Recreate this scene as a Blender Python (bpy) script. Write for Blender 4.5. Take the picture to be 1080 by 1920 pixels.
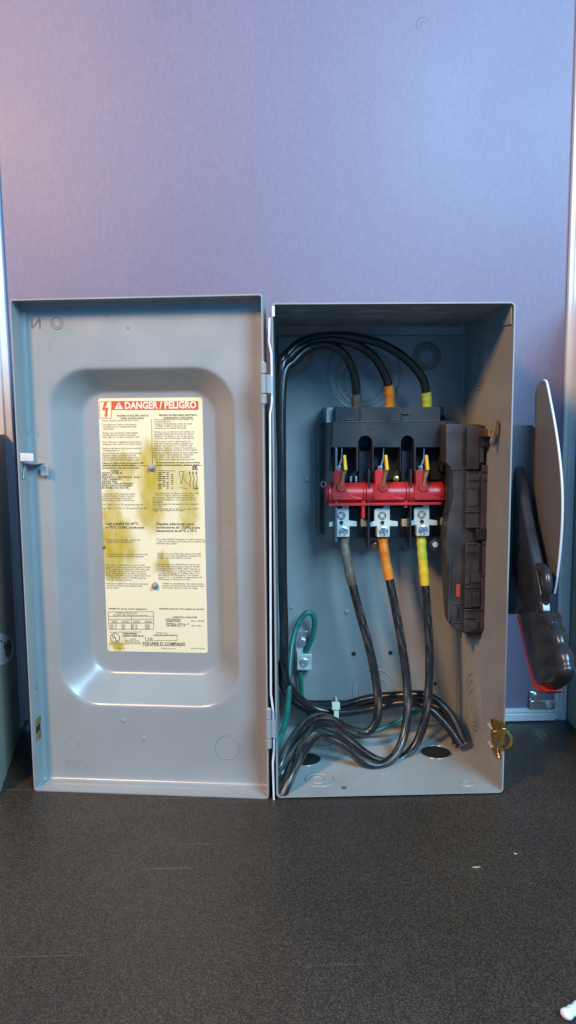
import bpy, bmesh, math, random
from mathutils import Vector, Matrix
R = math.radians
random.seed(7)
scene = bpy.context.scene
for o in list(bpy.data.objects): bpy.data.objects.remove(o)

# ------------------------------------------------------------------ camera, lamps, exposure
CAM = Vector((-0.0079, -0.7228, 0.3658)); YAW, PITCH, ROLL, FPX = 0.0299, 0.1234, -0.0087, 1500.0
FW = Vector((math.sin(YAW)*math.cos(PITCH), math.cos(YAW)*math.cos(PITCH), -math.sin(PITCH)))
_r = Vector((math.cos(YAW), -math.sin(YAW), 0)); _u = _r.cross(FW)
RT = _r*math.cos(ROLL) + _u*math.sin(ROLL); UP = -_r*math.sin(ROLL) + _u*math.cos(ROLL)
cd = bpy.data.cameras.new('camera'); cam = bpy.data.objects.new('camera', cd); scene.collection.objects.link(cam)
cd.sensor_fit = 'VERTICAL'; cd.sensor_height = 36.0; cd.lens = FPX/1920*36.0; cd.clip_start = 0.02; cd.clip_end = 100
cam.matrix_world = Matrix(((RT.x, UP.x, -FW.x, CAM.x), (RT.y, UP.y, -FW.y, CAM.y), (RT.z, UP.z, -FW.z, CAM.z), (0, 0, 0, 1)))
scene.camera = cam

world = bpy.data.worlds.new('World'); scene.world = world; world.use_nodes = True
bg = world.node_tree.nodes['Background']; bg.inputs[0].default_value = (0.10, 0.42, 1.0, 1); bg.inputs[1].default_value = 0.80

def area(name, loc, target, sx, sy, power, color):
    l = bpy.data.lights.new(name, 'AREA'); l.shape = 'RECTANGLE'; l.size = sx; l.size_y = sy; l.energy = power; l.color = color
    o = bpy.data.objects.new(name, l); scene.collection.objects.link(o); o.location = loc
    o.rotation_euler = (Vector(target)-Vector(loc)).to_track_quat('-Z', 'Y').to_euler()
    return o
area('warm_lamp', (-0.70, -0.95, 1.08), (0.0, 0.1, 0.25), 0.18, 0.24, 21.0, (1.0, 0.57, 0.24))
area('cool_lamp', (0.60, -1.05, 1.06), (0.0, 0.1, 0.25), 0.55, 0.55, 36.0, (0.36, 0.68, 1.0))
vs = scene.view_settings; vs.view_transform = 'Standard'; vs.look = 'None'; vs.exposure = 0.0; vs.gamma = 1.0; vs.use_curve_mapping = False
scene.render.engine = 'CYCLES'

# ------------------------------------------------------------------ pixel (1080x1920 photo) -> place
def ray(px, py): return FW + RT*((px-540)/FPX) + UP*((960-py)/FPX)
def at(px, py, y):
    d = ray(px, py); t = (y-CAM.y)/d.y; return CAM + d*t
def atx(px, py, x):
    d = ray(px, py); t = (x-CAM.x)/d.x; return CAM + d*t
def atz(px, py, z):
    d = ray(px, py); t = (z-CAM.z)/d.z; return CAM + d*t

# ------------------------------------------------------------------ materials
def mat(name, color, rough=0.5, metal=0.0, noise=None, bump=None, coat=0.0, rvar=0.0, spec=0.5, scale2=None):
    """noise=(scale, amount): value variation; bump=(scale, strength); all in object space"""
    m = bpy.data.materials.new(name); m.use_nodes = True; nt = m.node_tree; N = nt.nodes; L = nt.links
    b = N['Principled BSDF']; b.inputs['Base Color'].default_value = (*color, 1); b.inputs['Roughness'].default_value = rough
    b.inputs['Metallic'].default_value = metal; b.inputs['Coat Weight'].default_value = coat; b.inputs['Specular IOR Level'].default_value = spec
    b.inputs['Coat Roughness'].default_value = 0.2
    tc = N.new('ShaderNodeTexCoord')
    def nz(scale, detail=4):
        n = N.new('ShaderNodeTexNoise'); n.inputs['Scale'].default_value = scale; n.inputs['Detail'].default_value = detail
        L.new(tc.outputs['Object'], n.inputs['Vector']); return n
    if noise:
        n = nz(noise[0], 6); r = N.new('ShaderNodeMapRange'); r.inputs[1].default_value = 0.3; r.inputs[2].default_value = 0.7
        r.inputs[3].default_value = 1-noise[1]; r.inputs[4].default_value = 1+noise[1]; L.new(n.outputs['Fac'], r.inputs[0])
        mx = N.new('ShaderNodeVectorMath'); mx.operation = 'SCALE'; mx.inputs[0].default_value = color
        L.new(r.outputs[0], mx.inputs['Scale']); L.new(mx.outputs[0], b.inputs['Base Color'])
    if rvar:
        n = nz(28, 5); r = N.new('ShaderNodeMapRange'); r.inputs[1].default_value = 0.3; r.inputs[2].default_value = 0.7
        r.inputs[3].default_value = max(0.03, rough-rvar); r.inputs[4].default_value = rough+rvar
        L.new(n.outputs['Fac'], r.inputs[0]); L.new(r.outputs[0], b.inputs['Roughness'])
    if bump:
        n = nz(bump[0], 3); bp = N.new('ShaderNodeBump'); bp.inputs['Strength'].default_value = bump[1]; bp.inputs['Distance'].default_value = 0.0006
        L.new(n.outputs['Fac'], bp.inputs['Height']); L.new(bp.outputs[0], b.inputs['Normal'])
    return m

def ramp_chain(m):
    nt = m.node_tree; return nt, nt.nodes, nt.links, nt.nodes['Principled BSDF']

M = {}
M['paint'] = mat('grey_enamel', (0.280, 0.284, 0.258), 0.27, noise=(14, 0.07), bump=(420, 0.035), rvar=0.06, spec=0.6)
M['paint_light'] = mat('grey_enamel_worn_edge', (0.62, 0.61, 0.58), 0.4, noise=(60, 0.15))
M['black'] = mat('black_moulding', (0.016, 0.0155, 0.015), 0.42, noise=(60, 0.35), bump=(900, 0.05), rvar=0.12)
M['black_gloss'] = mat('black_gloss_moulding', (0.022, 0.022, 0.024), 0.30, noise=(80, 0.3), rvar=0.1)
M['cavity_shade'] = mat('painted_cavity_shade', (0.008, 0.008, 0.008), 0.7)  # near-black colour painting the shade inside holes, slots and grooves
M['mech'] = mat('charcoal_moulding', (0.046, 0.041, 0.036), 0.44, noise=(55, 0.4), bump=(800, 0.08), rvar=0.12)
M['red'] = mat('red_moulding', (0.36, 0.017, 0.014), 0.36, noise=(50, 0.3), bump=(500, 0.04), rvar=0.1)
M['redgrip'] = mat('red_grip_back', (0.42, 0.022, 0.012), 0.35, noise=(30, 0.2))
M['yellow'] = mat('yellow_insulation', (0.78, 0.47, 0.015), 0.4, noise=(120, 0.2))
M['bronze'] = mat('bronze_blade', (0.34, 0.17, 0.07), 0.38, metal=0.8, noise=(150, 0.4), rvar=0.1)
M['brass'] = mat('brass', (0.62, 0.36, 0.09), 0.28, metal=0.95, noise=(120, 0.35), rvar=0.1)
M['zinc'] = mat('zinc_plate', (0.50, 0.55, 0.47), 0.42, metal=0.25, noise=(150, 0.2), bump=(500, 0.1), rvar=0.1)
M['steel'] = mat('bright_steel', (0.68, 0.68, 0.66), 0.26, metal=0.9, noise=(200, 0.2), rvar=0.1)
M['alu'] = mat('aluminium_trim', (0.66, 0.66, 0.64), 0.42, metal=0.1, noise=(25, 0.06), rvar=0.08)
M['green'] = mat('green_wire', (0.012, 0.15, 0.11), 0.36, noise=(90, 0.25))
M['nylon'] = mat('ivory_nylon', (0.80, 0.74, 0.50), 0.4)
M['white'] = mat('white_plastic', (0.72, 0.70, 0.68), 0.45, noise=(60, 0.1))
M['cab'] = mat('grey_green_enamel', (0.34, 0.35, 0.26), 0.5, noise=(18, 0.08), bump=(350, 0.1), rvar=0.06)
M['ink'] = mat('black_ink', (0.07, 0.06, 0.045), 0.6)
M['ink_soft'] = mat('thin_black_ink', (0.19, 0.155, 0.10), 0.6)
M['redink'] = mat('red_ink', (0.62, 0.085, 0.02), 0.5, noise=(70, 0.08))
M['cream'] = mat('cream_print', (0.80, 0.70, 0.50), 0.5)
M['scratch'] = mat('scuffed_enamel', (0.12, 0.12, 0.115), 0.5, noise=(220, 0.35))
M['copper'] = mat('dull_copper', (0.30, 0.20, 0.13), 0.4, metal=0.7, noise=(300, 0.4))
M['crumb'] = mat('brown_chip', (0.10, 0.05, 0.025), 0.6, noise=(400, 0.4))
M['straw'] = mat('straw_chip', (0.42, 0.33, 0.18), 0.6, noise=(400, 0.3))
M['gripblack'] = mat('black_grip', (0.020, 0.018, 0.017), 0.27, noise=(60, 0.4), rvar=0.1)
M['guard'] = mat('grey_guard_enamel', (0.135, 0.125, 0.112), 0.45, noise=(20, 0.08), bump=(420, 0.04))
M['stud'] = mat('dull_stud', (0.33, 0.32, 0.29), 0.5, metal=0.5, noise=(200, 0.4))
M['cheek'] = mat('cheek_painted_sheen', (0.12, 0.13, 0.14), 0.34, noise=(60, 0.25), rvar=0.1)  # dark moulding lightened to blue-grey: the reflected sheen is in the colour
M['cheek_end'] = mat('cheek_painted_highlight', (0.26, 0.27, 0.27), 0.34, noise=(60, 0.3))  # paler still: paints the bright highlight on the cheek block
M['bracket_shade'] = mat('painted_bracket_shade', (0.055, 0.06, 0.068), 0.45, noise=(40, 0.2))  # the shade beside the box is put into the bracket's colour
M['orange_mark'] = mat('orange_mark', (0.42, 0.06, 0.03), 0.5, noise=(120, 0.3))

def wall_mat():
    m = mat('purple_laminate', (0.178, 0.150, 0.205), 0.33, spec=0.45)
    nt, N, L, b = ramp_chain(m); tc = N.new('ShaderNodeTexCoord')
    n1 = N.new('ShaderNodeTexNoise'); n1.inputs['Scale'].default_value = 420; n1.inputs['Detail'].default_value = 2
    mp = N.new('ShaderNodeMapping'); mp.inputs['Scale'].default_value = (1, 1, 0.45); L.new(tc.outputs['Object'], mp.inputs[0]); L.new(mp.outputs[0], n1.inputs['Vector'])
    n2 = N.new('ShaderNodeTexNoise'); n2.inputs['Scale'].default_value = 5; n2.inputs['Detail'].default_value = 5; L.new(tc.outputs['Object'], n2.inputs['Vector'])
    r1 = N.new('ShaderNodeMapRange'); r1.inputs[1].default_value = .25; r1.inputs[2].default_value = .75; r1.inputs[3].default_value = .93; r1.inputs[4].default_value = 1.07; L.new(n1.outputs['Fac'], r1.inputs[0])
    r2 = N.new('ShaderNodeMapRange'); r2.inputs[1].default_value = .3; r2.inputs[2].default_value = .7; r2.inputs[3].default_value = .96; r2.inputs[4].default_value = 1.04; L.new(n2.outputs['Fac'], r2.inputs[0])
    mu = N.new('ShaderNodeMath'); mu.operation = 'MULTIPLY'; L.new(r1.outputs[0], mu.inputs[0]); L.new(r2.outputs[0], mu.inputs[1])
    sc = N.new('ShaderNodeVectorMath'); sc.operation = 'SCALE'; sc.inputs[0].default_value = (0.178, 0.150, 0.205)
    L.new(mu.outputs[0], sc.inputs['Scale']); L.new(sc.outputs[0], b.inputs['Base Color'])
    r3 = N.new('ShaderNodeMapRange'); r3.inputs[1].default_value = .3; r3.inputs[2].default_value = .7; r3.inputs[3].default_value = .42; r3.inputs[4].default_value = .52
    L.new(n2.outputs['Fac'], r3.inputs[0]); L.new(r3.outputs[0], b.inputs['Roughness'])
    bp = N.new('ShaderNodeBump'); bp.inputs['Strength'].default_value = 0.16; bp.inputs['Distance'].default_value = 0.0005
    L.new(n1.outputs['Fac'], bp.inputs['Height']); L.new(bp.outputs[0], b.inputs['Normal'])
    return m
M['wall'] = wall_mat()

def counter_mat():
    m = mat('charcoal_laminate', (0.05, 0.045, 0.04), 0.45)
    nt, N, L, b = ramp_chain(m); tc = N.new('ShaderNodeTexCoord')
    def nz(scale, det=2):
        n = N.new('ShaderNodeTexNoise'); n.inputs['Scale'].default_value = scale; n.inputs['Detail'].default_value = det; L.new(tc.outputs['Object'], n.inputs['Vector']); return n
    s = nz(880, 3); cr = N.new('ShaderNodeValToRGB'); e = cr.color_ramp.elements
    e[0].position = .36; e[0].color = (.015, .0115, .0085, 1); e[1].position = .62; e[1].color = (.070, .048, .028, 1)
    x = e.new(.50); x.color = (.031, .0215, .014, 1)
    L.new(s.outputs['Fac'], cr.inputs[0])
    big = nz(7, 5); r = N.new('ShaderNodeMapRange'); r.inputs[1].default_value = .3; r.inputs[2].default_value = .7; r.inputs[3].default_value = .82; r.inputs[4].default_value = 1.18
    L.new(big.outputs['Fac'], r.inputs[0])
    sc = N.new('ShaderNodeVectorMath'); sc.operation = 'SCALE'; L.new(cr.outputs[0], sc.inputs[0]); L.new(r.outputs[0], sc.inputs['Scale'])
    # thin pale scratches: stretched, thresholded noise in two directions
    last = sc.outputs[0]
    for ang, sy, thr in ((0.35, 260, .765), (-0.5, 330, .755), (-.25, 240, .765)):
        mp = N.new('ShaderNodeMapping'); mp.inputs['Rotation'].default_value = (0, 0, ang); mp.inputs['Scale'].default_value = (5, sy, 1); L.new(tc.outputs['Object'], mp.inputs[0])
        n = N.new('ShaderNodeTexNoise'); n.inputs['Scale'].default_value = 1; n.inputs['Detail'].default_value = 1; L.new(mp.outputs[0], n.inputs['Vector'])
        q = N.new('ShaderNodeMapRange'); q.inputs[1].default_value = thr; q.inputs[2].default_value = thr+.04; q.inputs[4].default_value = .45; L.new(n.outputs['Fac'], q.inputs[0])
        mx = N.new('ShaderNodeMixRGB'); mx.inputs[2].default_value = (.16, .13, .10, 1); L.new(q.outputs[0], mx.inputs[0]); L.new(last, mx.inputs[1]); last = mx.outputs[0]
    L.new(last, b.inputs['Base Color'])
    rr = N.new('ShaderNodeMapRange'); rr.inputs[1].default_value = .3; rr.inputs[2].default_value = .7; rr.inputs[3].default_value = .36; rr.inputs[4].default_value = .5
    L.new(big.outputs['Fac'], rr.inputs[0]); L.new(rr.outputs[0], b.inputs['Roughness'])
    bp = N.new('ShaderNodeBump'); bp.inputs['Strength'].default_value = 0.35; bp.inputs['Distance'].default_value = 0.0005
    L.new(s.outputs['Fac'], bp.inputs['Height']); L.new(bp.outputs[0], b.inputs['Normal'])
    return m
M['counter'] = counter_mat()

def cable_mat(name, dirt):
    """black jacket; UV: x along the length in metres, y round the jacket 0..1; pale print specks on one flank and grey-brown scuffs"""
    m = mat(name, (0.014, 0.013, 0.013), 0.33)
    nt, N, L, b = ramp_chain(m); uv = N.new('ShaderNodeUVMap')
    mp = N.new('ShaderNodeMapping'); mp.inputs['Scale'].default_value = (30, 7, 1); L.new(uv.outputs[0], mp.inputs[0])
    n = N.new('ShaderNodeTexNoise'); n.inputs['Scale'].default_value = 1; n.inputs['Detail'].default_value = 6; n.inputs['Roughness'].default_value = .65; L.new(mp.outputs[0], n.inputs['Vector'])
    q = N.new('ShaderNodeMapRange'); q.inputs[1].default_value = .50; q.inputs[2].default_value = .72; q.inputs[4].default_value = dirt; L.new(n.outputs['Fac'], q.inputs[0])
    mx = N.new('ShaderNodeMixRGB'); mx.inputs[1].default_value = (.014, .013, .013, 1); mx.inputs[2].default_value = (.19, .155, .115, 1); L.new(q.outputs[0], mx.inputs[0])
    sp = N.new('ShaderNodeSeparateXYZ'); L.new(uv.outputs[0], sp.inputs[0])
    # print: short dashes in a band round v=.62
    mp2 = N.new('ShaderNodeMapping'); mp2.inputs['Scale'].default_value = (420, 26, 1); L.new(uv.outputs[0], mp2.inputs[0])
    n2 = N.new('ShaderNodeTexNoise'); n2.inputs['Scale'].default_value = 1; n2.inputs['Detail'].default_value = 1; L.new(mp2.outputs[0], n2.inputs['Vector'])
    g = N.new('ShaderNodeMath'); g.operation = 'GREATER_THAN'; g.inputs[1].default_value = .56; L.new(n2.outputs['Fac'], g.inputs[0])
    cmp_ = N.new('ShaderNodeMath'); cmp_.operation = 'COMPARE'; cmp_.inputs[1].default_value = .66; cmp_.inputs[2].default_value = .06; L.new(sp.outputs[1], cmp_.inputs[0])
    mp3 = N.new('ShaderNodeMapping'); mp3.inputs['Scale'].default_value = (22, 0, 1); L.new(uv.outputs[0], mp3.inputs[0])
    n3 = N.new('ShaderNodeTexNoise'); n3.inputs['Scale'].default_value = 1; L.new(mp3.outputs[0], n3.inputs['Vector'])
    g3 = N.new('ShaderNodeMath'); g3.operation = 'GREATER_THAN'; g3.inputs[1].default_value = .48; L.new(n3.outputs['Fac'], g3.inputs[0])
    a = N.new('ShaderNodeMath'); a.operation = 'MULTIPLY'; L.new(g.outputs[0], a.inputs[0]); L.new(cmp_.outputs[0], a.inputs[1])
    a2 = N.new('ShaderNodeMath'); a2.operation = 'MULTIPLY'; L.new(a.outputs[0], a2.inputs[0]); L.new(g3.outputs[0], a2.inputs[1])
    a3 = N.new('ShaderNodeMath'); a3.operation = 'MULTIPLY'; a3.inputs[1].default_value = .7; L.new(a2.outputs[0], a3.inputs[0])
    mx2 = N.new('ShaderNodeMixRGB'); mx2.inputs[2].default_value = (.45, .44, .40, 1); L.new(a3.outputs[0], mx2.inputs[0]); L.new(mx.outputs[0], mx2.inputs[1])
    L.new(mx2.outputs[0], b.inputs['Base Color'])
    rr = N.new('ShaderNodeMapRange'); rr.inputs[1].default_value = .3; rr.inputs[2].default_value = .7; rr.inputs[3].default_value = .14; rr.inputs[4].default_value = .36
    L.new(n.outputs['Fac'], rr.inputs[0]); L.new(rr.outputs[0], b.inputs['Roughness'])
    bp = N.new('ShaderNodeBump'); bp.inputs['Strength'].default_value = 0.25; bp.inputs['Distance'].default_value = 0.0005
    L.new(n.outputs['Fac'], bp.inputs['Height']); L.new(bp.outputs[0], b.inputs['Normal'])
    return m
M['cable'] = cable_mat('black_cable_jacket', .12)
M['cable_dirty'] = cable_mat('scuffed_cable_jacket', 0.9)
def tape_mat(name, c1, c2, sc=40):
    m = mat(name, c1, 0.36); nt, N, L, b = ramp_chain(m); tc = N.new('ShaderNodeTexCoord')
    n = N.new('ShaderNodeTexNoise'); n.inputs['Scale'].default_value = sc; n.inputs['Detail'].default_value = 5; L.new(tc.outputs['Object'], n.inputs['Vector'])
    q = N.new('ShaderNodeMapRange'); q.inputs[1].default_value = .42; q.inputs[2].default_value = .66; L.new(n.outputs['Fac'], q.inputs[0])
    mx = N.new('ShaderNodeMixRGB'); mx.inputs[1].default_value = (*c1, 1); mx.inputs[2].default_value = (*c2, 1); L.new(q.outputs[0], mx.inputs[0]); L.new(mx.outputs[0], b.inputs['Base Color'])
    bp = N.new('ShaderNodeBump'); bp.inputs['Strength'].default_value = 0.3; bp.inputs['Distance'].default_value = 0.001; L.new(n.outputs['Fac'], bp.inputs['Height']); L.new(bp.outputs[0], b.inputs['Normal'])
    return m
M['tape_brown'] = tape_mat('brown_tape', (.085, .065, .045), (.20, .16, .11))
M['tape_orange'] = tape_mat('orange_tape', (.62, .20, .012), (.40, .11, .01))
M['tape_yellow'] = tape_mat('yellow_tape', (.72, .48, .015), (.60, .42, .03))
M['tape_lime'] = tape_mat('lime_tape', (.42, .45, .03), (.52, .50, .05))

def label_mat(stains):
    m = mat('stained_cream_label', (0.80, 0.675, 0.40), 0.42); nt, N, L, b = ramp_chain(m)
    uv = N.new('ShaderNodeUVMap'); n = N.new('ShaderNodeTexNoise'); n.inputs['Scale'].default_value = 9; n.inputs['Detail'].default_value = 6; L.new(uv.outputs[0], n.inputs['Vector'])
    sb = N.new('ShaderNodeVectorMath'); sb.operation = 'SUBTRACT'; sb.inputs[1].default_value = (.5, .5, .5); L.new(n.outputs['Color'], sb.inputs[0])
    sc = N.new('ShaderNodeVectorMath'); sc.operation = 'SCALE'; sc.inputs['Scale'].default_value = .16; L.new(sb.outputs[0], sc.inputs[0])
    ad = N.new('ShaderNodeVectorMath'); ad.operation = 'ADD'; L.new(uv.outputs[0], ad.inputs[0]); L.new(sc.outputs[0], ad.inputs[1])
    acc = None
    for (u, v, ru, rv, s) in stains:
        d = N.new('ShaderNodeVectorMath'); d.operation = 'SUBTRACT'; d.inputs[1].default_value = (u, v, 0); L.new(ad.outputs[0], d.inputs[0])
        dv = N.new('ShaderNodeVectorMath'); dv.operation = 'MULTIPLY'; dv.inputs[1].default_value = (1/ru, 1/rv, 0); L.new(d.outputs[0], dv.inputs[0])
        ln = N.new('ShaderNodeVectorMath'); ln.operation = 'LENGTH'; L.new(dv.outputs[0], ln.inputs[0])
        q = N.new('ShaderNodeMapRange'); q.interpolation_type = 'SMOOTHSTEP'; q.inputs[1].default_value = 1.3; q.inputs[2].default_value = .45; q.inputs[3].default_value = 0; q.inputs[4].default_value = s
        L.new(ln.outputs[1], q.inputs[0])
        if acc is None: acc = q.outputs[0]
        else:
            mxm = N.new('ShaderNodeMath'); mxm.operation = 'MAXIMUM'; L.new(acc, mxm.inputs[0]); L.new(q.outputs[0], mxm.inputs[1]); acc = mxm.outputs[0]
    n2 = N.new('ShaderNodeTexNoise'); n2.inputs['Scale'].default_value = 14; n2.inputs['Detail'].default_value = 5; L.new(uv.outputs[0], n2.inputs['Vector'])
    q2 = N.new('ShaderNodeMapRange'); q2.inputs[1].default_value = .3; q2.inputs[2].default_value = .65; q2.inputs[3].default_value = .72; q2.inputs[4].default_value = 1.0; L.new(n2.outputs['Fac'], q2.inputs[0])
    mu = N.new('ShaderNodeMath'); mu.operation = 'MULTIPLY'; L.new(acc, mu.inputs[0]); L.new(q2.outputs[0], mu.inputs[1])
    mx = N.new('ShaderNodeMixRGB'); mx.inputs[1].default_value = (.80, .675, .40, 1); mx.inputs[2].default_value = (.47, .33, .006, 1); L.new(mu.outputs[0], mx.inputs[0]); L.new(mx.outputs[0], b.inputs['Base Color'])
    return m

# ------------------------------------------------------------------ mesh helpers
class MB:
    def __init__(s): s.v = []; s.f = []; s.uv = {}
    def add(s, vs, fs):
        k = len(s.v); s.v += [tuple(p) for p in vs]; s.f += [tuple(i+k for i in f) for f in fs]; return k
    def box(s, a, b):
        x0, y0, z0 = (min(a[i], b[i]) for i in range(3)); x1, y1, z1 = (max(a[i], b[i]) for i in range(3))
        s.add([(x0,y0,z0),(x1,y0,z0),(x1,y1,z0),(x0,y1,z0),(x0,y0,z1),(x1,y0,z1),(x1,y1,z1),(x0,y1,z1)],
              [(0,3,2,1),(4,5,6,7),(0,1,5,4),(1,2,6,5),(2,3,7,6),(3,0,4,7)]); return s
    def pbox(s, px0, py0, px1, py1, yf, yb):
        """box whose front face covers a pixel rectangle when standing at depth yf"""
        a = at(px0, (py0+py1)/2, yf); b = at(px1, (py0+py1)/2, yf); t = at((px0+px1)/2, py0, yf); u = at((px0+px1)/2, py1, yf)
        return s.box((a.x, yf, u.z), (b.x, yb, t.z))
    def prism(s, pts, ext):
        n = len(pts); ext = Vector(ext); P = [Vector(p) for p in pts]
        s.add(P + [p+ext for p in P], [tuple(range(n-1, -1, -1)), tuple(range(n, 2*n))] + [(i, (i+1) % n, n+(i+1) % n, n+i) for i in range(n)]); return s
    def pprism(s, pix, yf, yb): return s.prism([at(x, y, yf) for x, y in pix], (0, yb-yf, 0))
    def rings(s, R_, cap0=False, cap1=False, closed=False):
        n = len(R_[0]); vs = [p for r in R_ for p in r]; m = len(R_); fs = []
        for j in range(m if closed else m-1):
            k = (j+1) % m
            for i in range(n): fs.append((j*n+i, j*n+(i+1) % n, k*n+(i+1) % n, k*n+i))
        if cap0: fs.append(tuple(range(n-1, -1, -1)))
        if cap1: fs.append(tuple(range((m-1)*n, m*n)))
        s.add(vs, fs); return s
    def cyl(s, p0, p1, r0, r1=None, n=20, caps=True, prof=None):
        p0 = Vector(p0); p1 = Vector(p1); d = (p1-p0); L = d.length; d.normalize(); a = d.orthogonal().normalized(); b = d.cross(a)
        if prof is None: prof = [(0, r0), (L, r0 if r1 is None else r1)]
        R_ = [[p0+d*h+(a*math.cos(2*math.pi*i/n)+b*math.sin(2*math.pi*i/n))*r for i in range(n)] for h, r in prof]
        return s.rings(R_, caps, caps)
    def torus(s, c, nrm, r, t, n=40, m=8, ry=None, arc=1.0, flat=1.0, a0=0.0, up=None):
        c = Vector(c); nrm = Vector(nrm).normalized(); a = (Vector(up) if up else nrm.orthogonal()).normalized(); b = nrm.cross(a); ry = ry or r
        R_ = []; steps = n if arc >= 1 else n+1
        for i in range(steps):
            th = a0+2*math.pi*arc*i/n; e = a*math.cos(th)*r+b*math.sin(th)*ry; dr = (a*math.cos(th)+b*math.sin(th))
            R_.append([c+e+dr*math.cos(2*math.pi*j/m)*t+nrm*math.sin(2*math.pi*j/m)*t*flat for j in range(m)])
        return s.rings(R_, arc < 1, arc < 1, closed=arc >= 1)
    def tube(s, pts, r, n=14, cap=True, rv=None):
        P = [Vector(p) for p in pts]; m = len(P); T = [(P[min(i+1, m-1)]-P[max(i-1, 0)]).normalized() for i in range(m)]
        a = T[0].orthogonal().normalized()
        ref = Vector((0, -1, 0)); a = (ref-T[0]*ref.dot(T[0]))
        a = a.normalized() if a.length > .05 else T[0].orthogonal().normalized()
        k = len(s.v); dist = 0; RR = []
        for i in range(m):
            if i: dist += (P[i]-P[i-1]).length
            a = (a-T[i]*a.dot(T[i])).normalized(); b = T[i].cross(a); q = r if rv is None else r*rv(i/(m-1))
            RR.append([P[i]+(a*math.cos(2*math.pi*j/n)+b*math.sin(2*math.pi*j/n))*q for j in range(n)])
            for j in range(n): s.uv[k+i*n+j] = (dist, j/n)
        return s.rings(RR, cap, cap)
    def build(s, name, material, parent=None, bevel=0, smooth=35, wind=True):
        me = bpy.data.meshes.new(name); me.from_pydata(s.v, [], s.f)
        if s.uv:
            l = me.uv_layers.new(name='UVMap')
            for p in me.polygons:
                js = [s.uv.get(me.loops[li].vertex_index, (0, 0)) for li in p.loop_indices]; wrap = max(j[1] for j in js)-min(j[1] for j in js) > .5
                for li, j in zip(p.loop_indices, js): l.data[li].uv = (j[0], 1.0 if wrap and j[1] < .01 else j[1])
        if wind:
            bm = bmesh.new(); bm.from_mesh(me); bmesh.ops.recalc_face_normals(bm, faces=bm.faces); bm.to_mesh(me); bm.free()
        for p in me.polygons: p.use_smooth = True
        me.set_sharp_from_angle(angle=R(smooth)); me.materials.append(material)
        return link(name, me, parent, bevel)
def wpos(o):
    v = Vector(o.location)
    while o.parent: o = o.parent; v += Vector(o.location)
    return v
def link(name, me, parent=None, bevel=0):
    o = bpy.data.objects.new(name, me); scene.collection.objects.link(o)
    if parent:
        o.parent = parent; o.location = -wpos(parent)
    else:                                                   # a one-mesh thing: put its origin at the middle of its base
        c = Vector((sum(v.co.x for v in me.vertices)/len(me.vertices), sum(v.co.y for v in me.vertices)/len(me.vertices), min(v.co.z for v in me.vertices)))
        me.transform(Matrix.Translation(-c)); o.location = c
    if bevel:
        b = o.modifiers.new('bevel', 'BEVEL'); b.width = bevel; b.segments = 2; b.limit_method = 'ANGLE'; b.angle_limit = R(35); w = o.modifiers.new('face_normals', 'WEIGHTED_NORMAL'); w.mode = 'FACE_AREA'; w.weight = 100; w.keep_sharp = True
    return o
def thing(name, loc, label, cat, group=None):
    o = bpy.data.objects.new(name, None); scene.collection.objects.link(o); o.location = loc; o.empty_display_size = .02
    return tag(o, label, cat, group)
def tag(o, label=None, cat=None, group=None, kind=None):
    if label: o['label'] = label
    if cat: o['category'] = cat
    if group: o['group'] = group
    if kind: o['kind'] = kind
    return o
def spline(pts, k=10):
    P = [Vector(p) for p in pts]; Q = [P[0]*2-P[1]] + P + [P[-1]*2-P[-2]]; out = []
    for i in range(1, len(Q)-2):
        p0, p1, p2, p3 = Q[i-1:i+3]
        for j in range(k):
            t = j/k; out.append(.5*((2*p1)+(p2-p0)*t+(2*p0-5*p1+4*p2-p3)*t*t+(3*p1-p0-3*p2+p3)*t**3))
    return out+[P[-1]]
def rrect(x0, x1, z0, z1, r, k=6):
    """rounded rectangle, 4*(k+1) points, counter-clockwise from bottom right"""
    r = max(r, 1e-5); o = []
    for cx, cz, a0 in ((x1-r, z0+r, -90), (x1-r, z1-r, 0), (x0+r, z1-r, 90), (x0+r, z0+r, 180)):
        for i in range(k+1):
            a = R(a0+90*i/k); o.append((cx+r*math.cos(a), cz+r*math.sin(a)))
    return o
FONT = {}
def text_mesh(mb, txt, place, size, width=None, align='LEFT', bold=0.0, mirror=False, depth=0.0):
    """place(a, b) -> world point for metres a right, b up from the anchor; the glyph faces go into mb"""
    c = bpy.data.curves.new('t', 'FONT'); c.body = txt; c.size = size; c.align_x = align; c.resolution_u = 2; c.offset = bold; c.fill_mode = 'FRONT' if not depth else 'BOTH'
    c.extrude = depth
    o = bpy.data.objects.new('t', c); me = bpy.data.meshes.new_from_object(o)
    xs = [v.co.x for v in me.vertices]
    if xs:
        s = 1.0
        if width: s = width/(max(xs)-min(xs))
        mb.add([place((-v.co.x if mirror else v.co.x)*s, v.co.y, v.co.z) for v in me.vertices], [tuple(p.vertices) for p in me.polygons])
    bpy.data.meshes.remove(me); bpy.data.objects.remove(o); bpy.data.curves.remove(c)

# ------------------------------------------------------------------ the setting: counter, wall
WALL = 0.186
tag(MB().box((-0.9, -1.3, -0.03), (0.9, 0.40, 0.0)).build('countertop', M['counter']), kind='structure')
wall = tag(MB().box((-0.2885, WALL, 0.004), (0.336, WALL+.012, 1.25)).build('back_wall', M['wall']), kind='structure')
def trim(poly, z0, z1, name='white_trim'):
    return MB().prism([(x, y, z0) for x, y in poly], (0, 0, z1-z0)).build(name, M['alu'], wall, bevel=.0006)
MB().prism([(x, y, .014) for x, y in ((-.306, .186), (-.306, .1775), (-.2915, .1765), (-.2900, .1790), (-.2835, .1800), (-.2835, .186))], (-.0110, 0, 1.236)).build('white_trim', M['alu'], wall, bevel=.0006)
trim([(.3335, .186), (.3335, .1800), (.3375, .1785), (.3385, .1765), (.3465, .1765), (.3465, .186)], .002, 1.25)
b = MB()                                                            # bottom rail, stepped like the uprights
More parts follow.
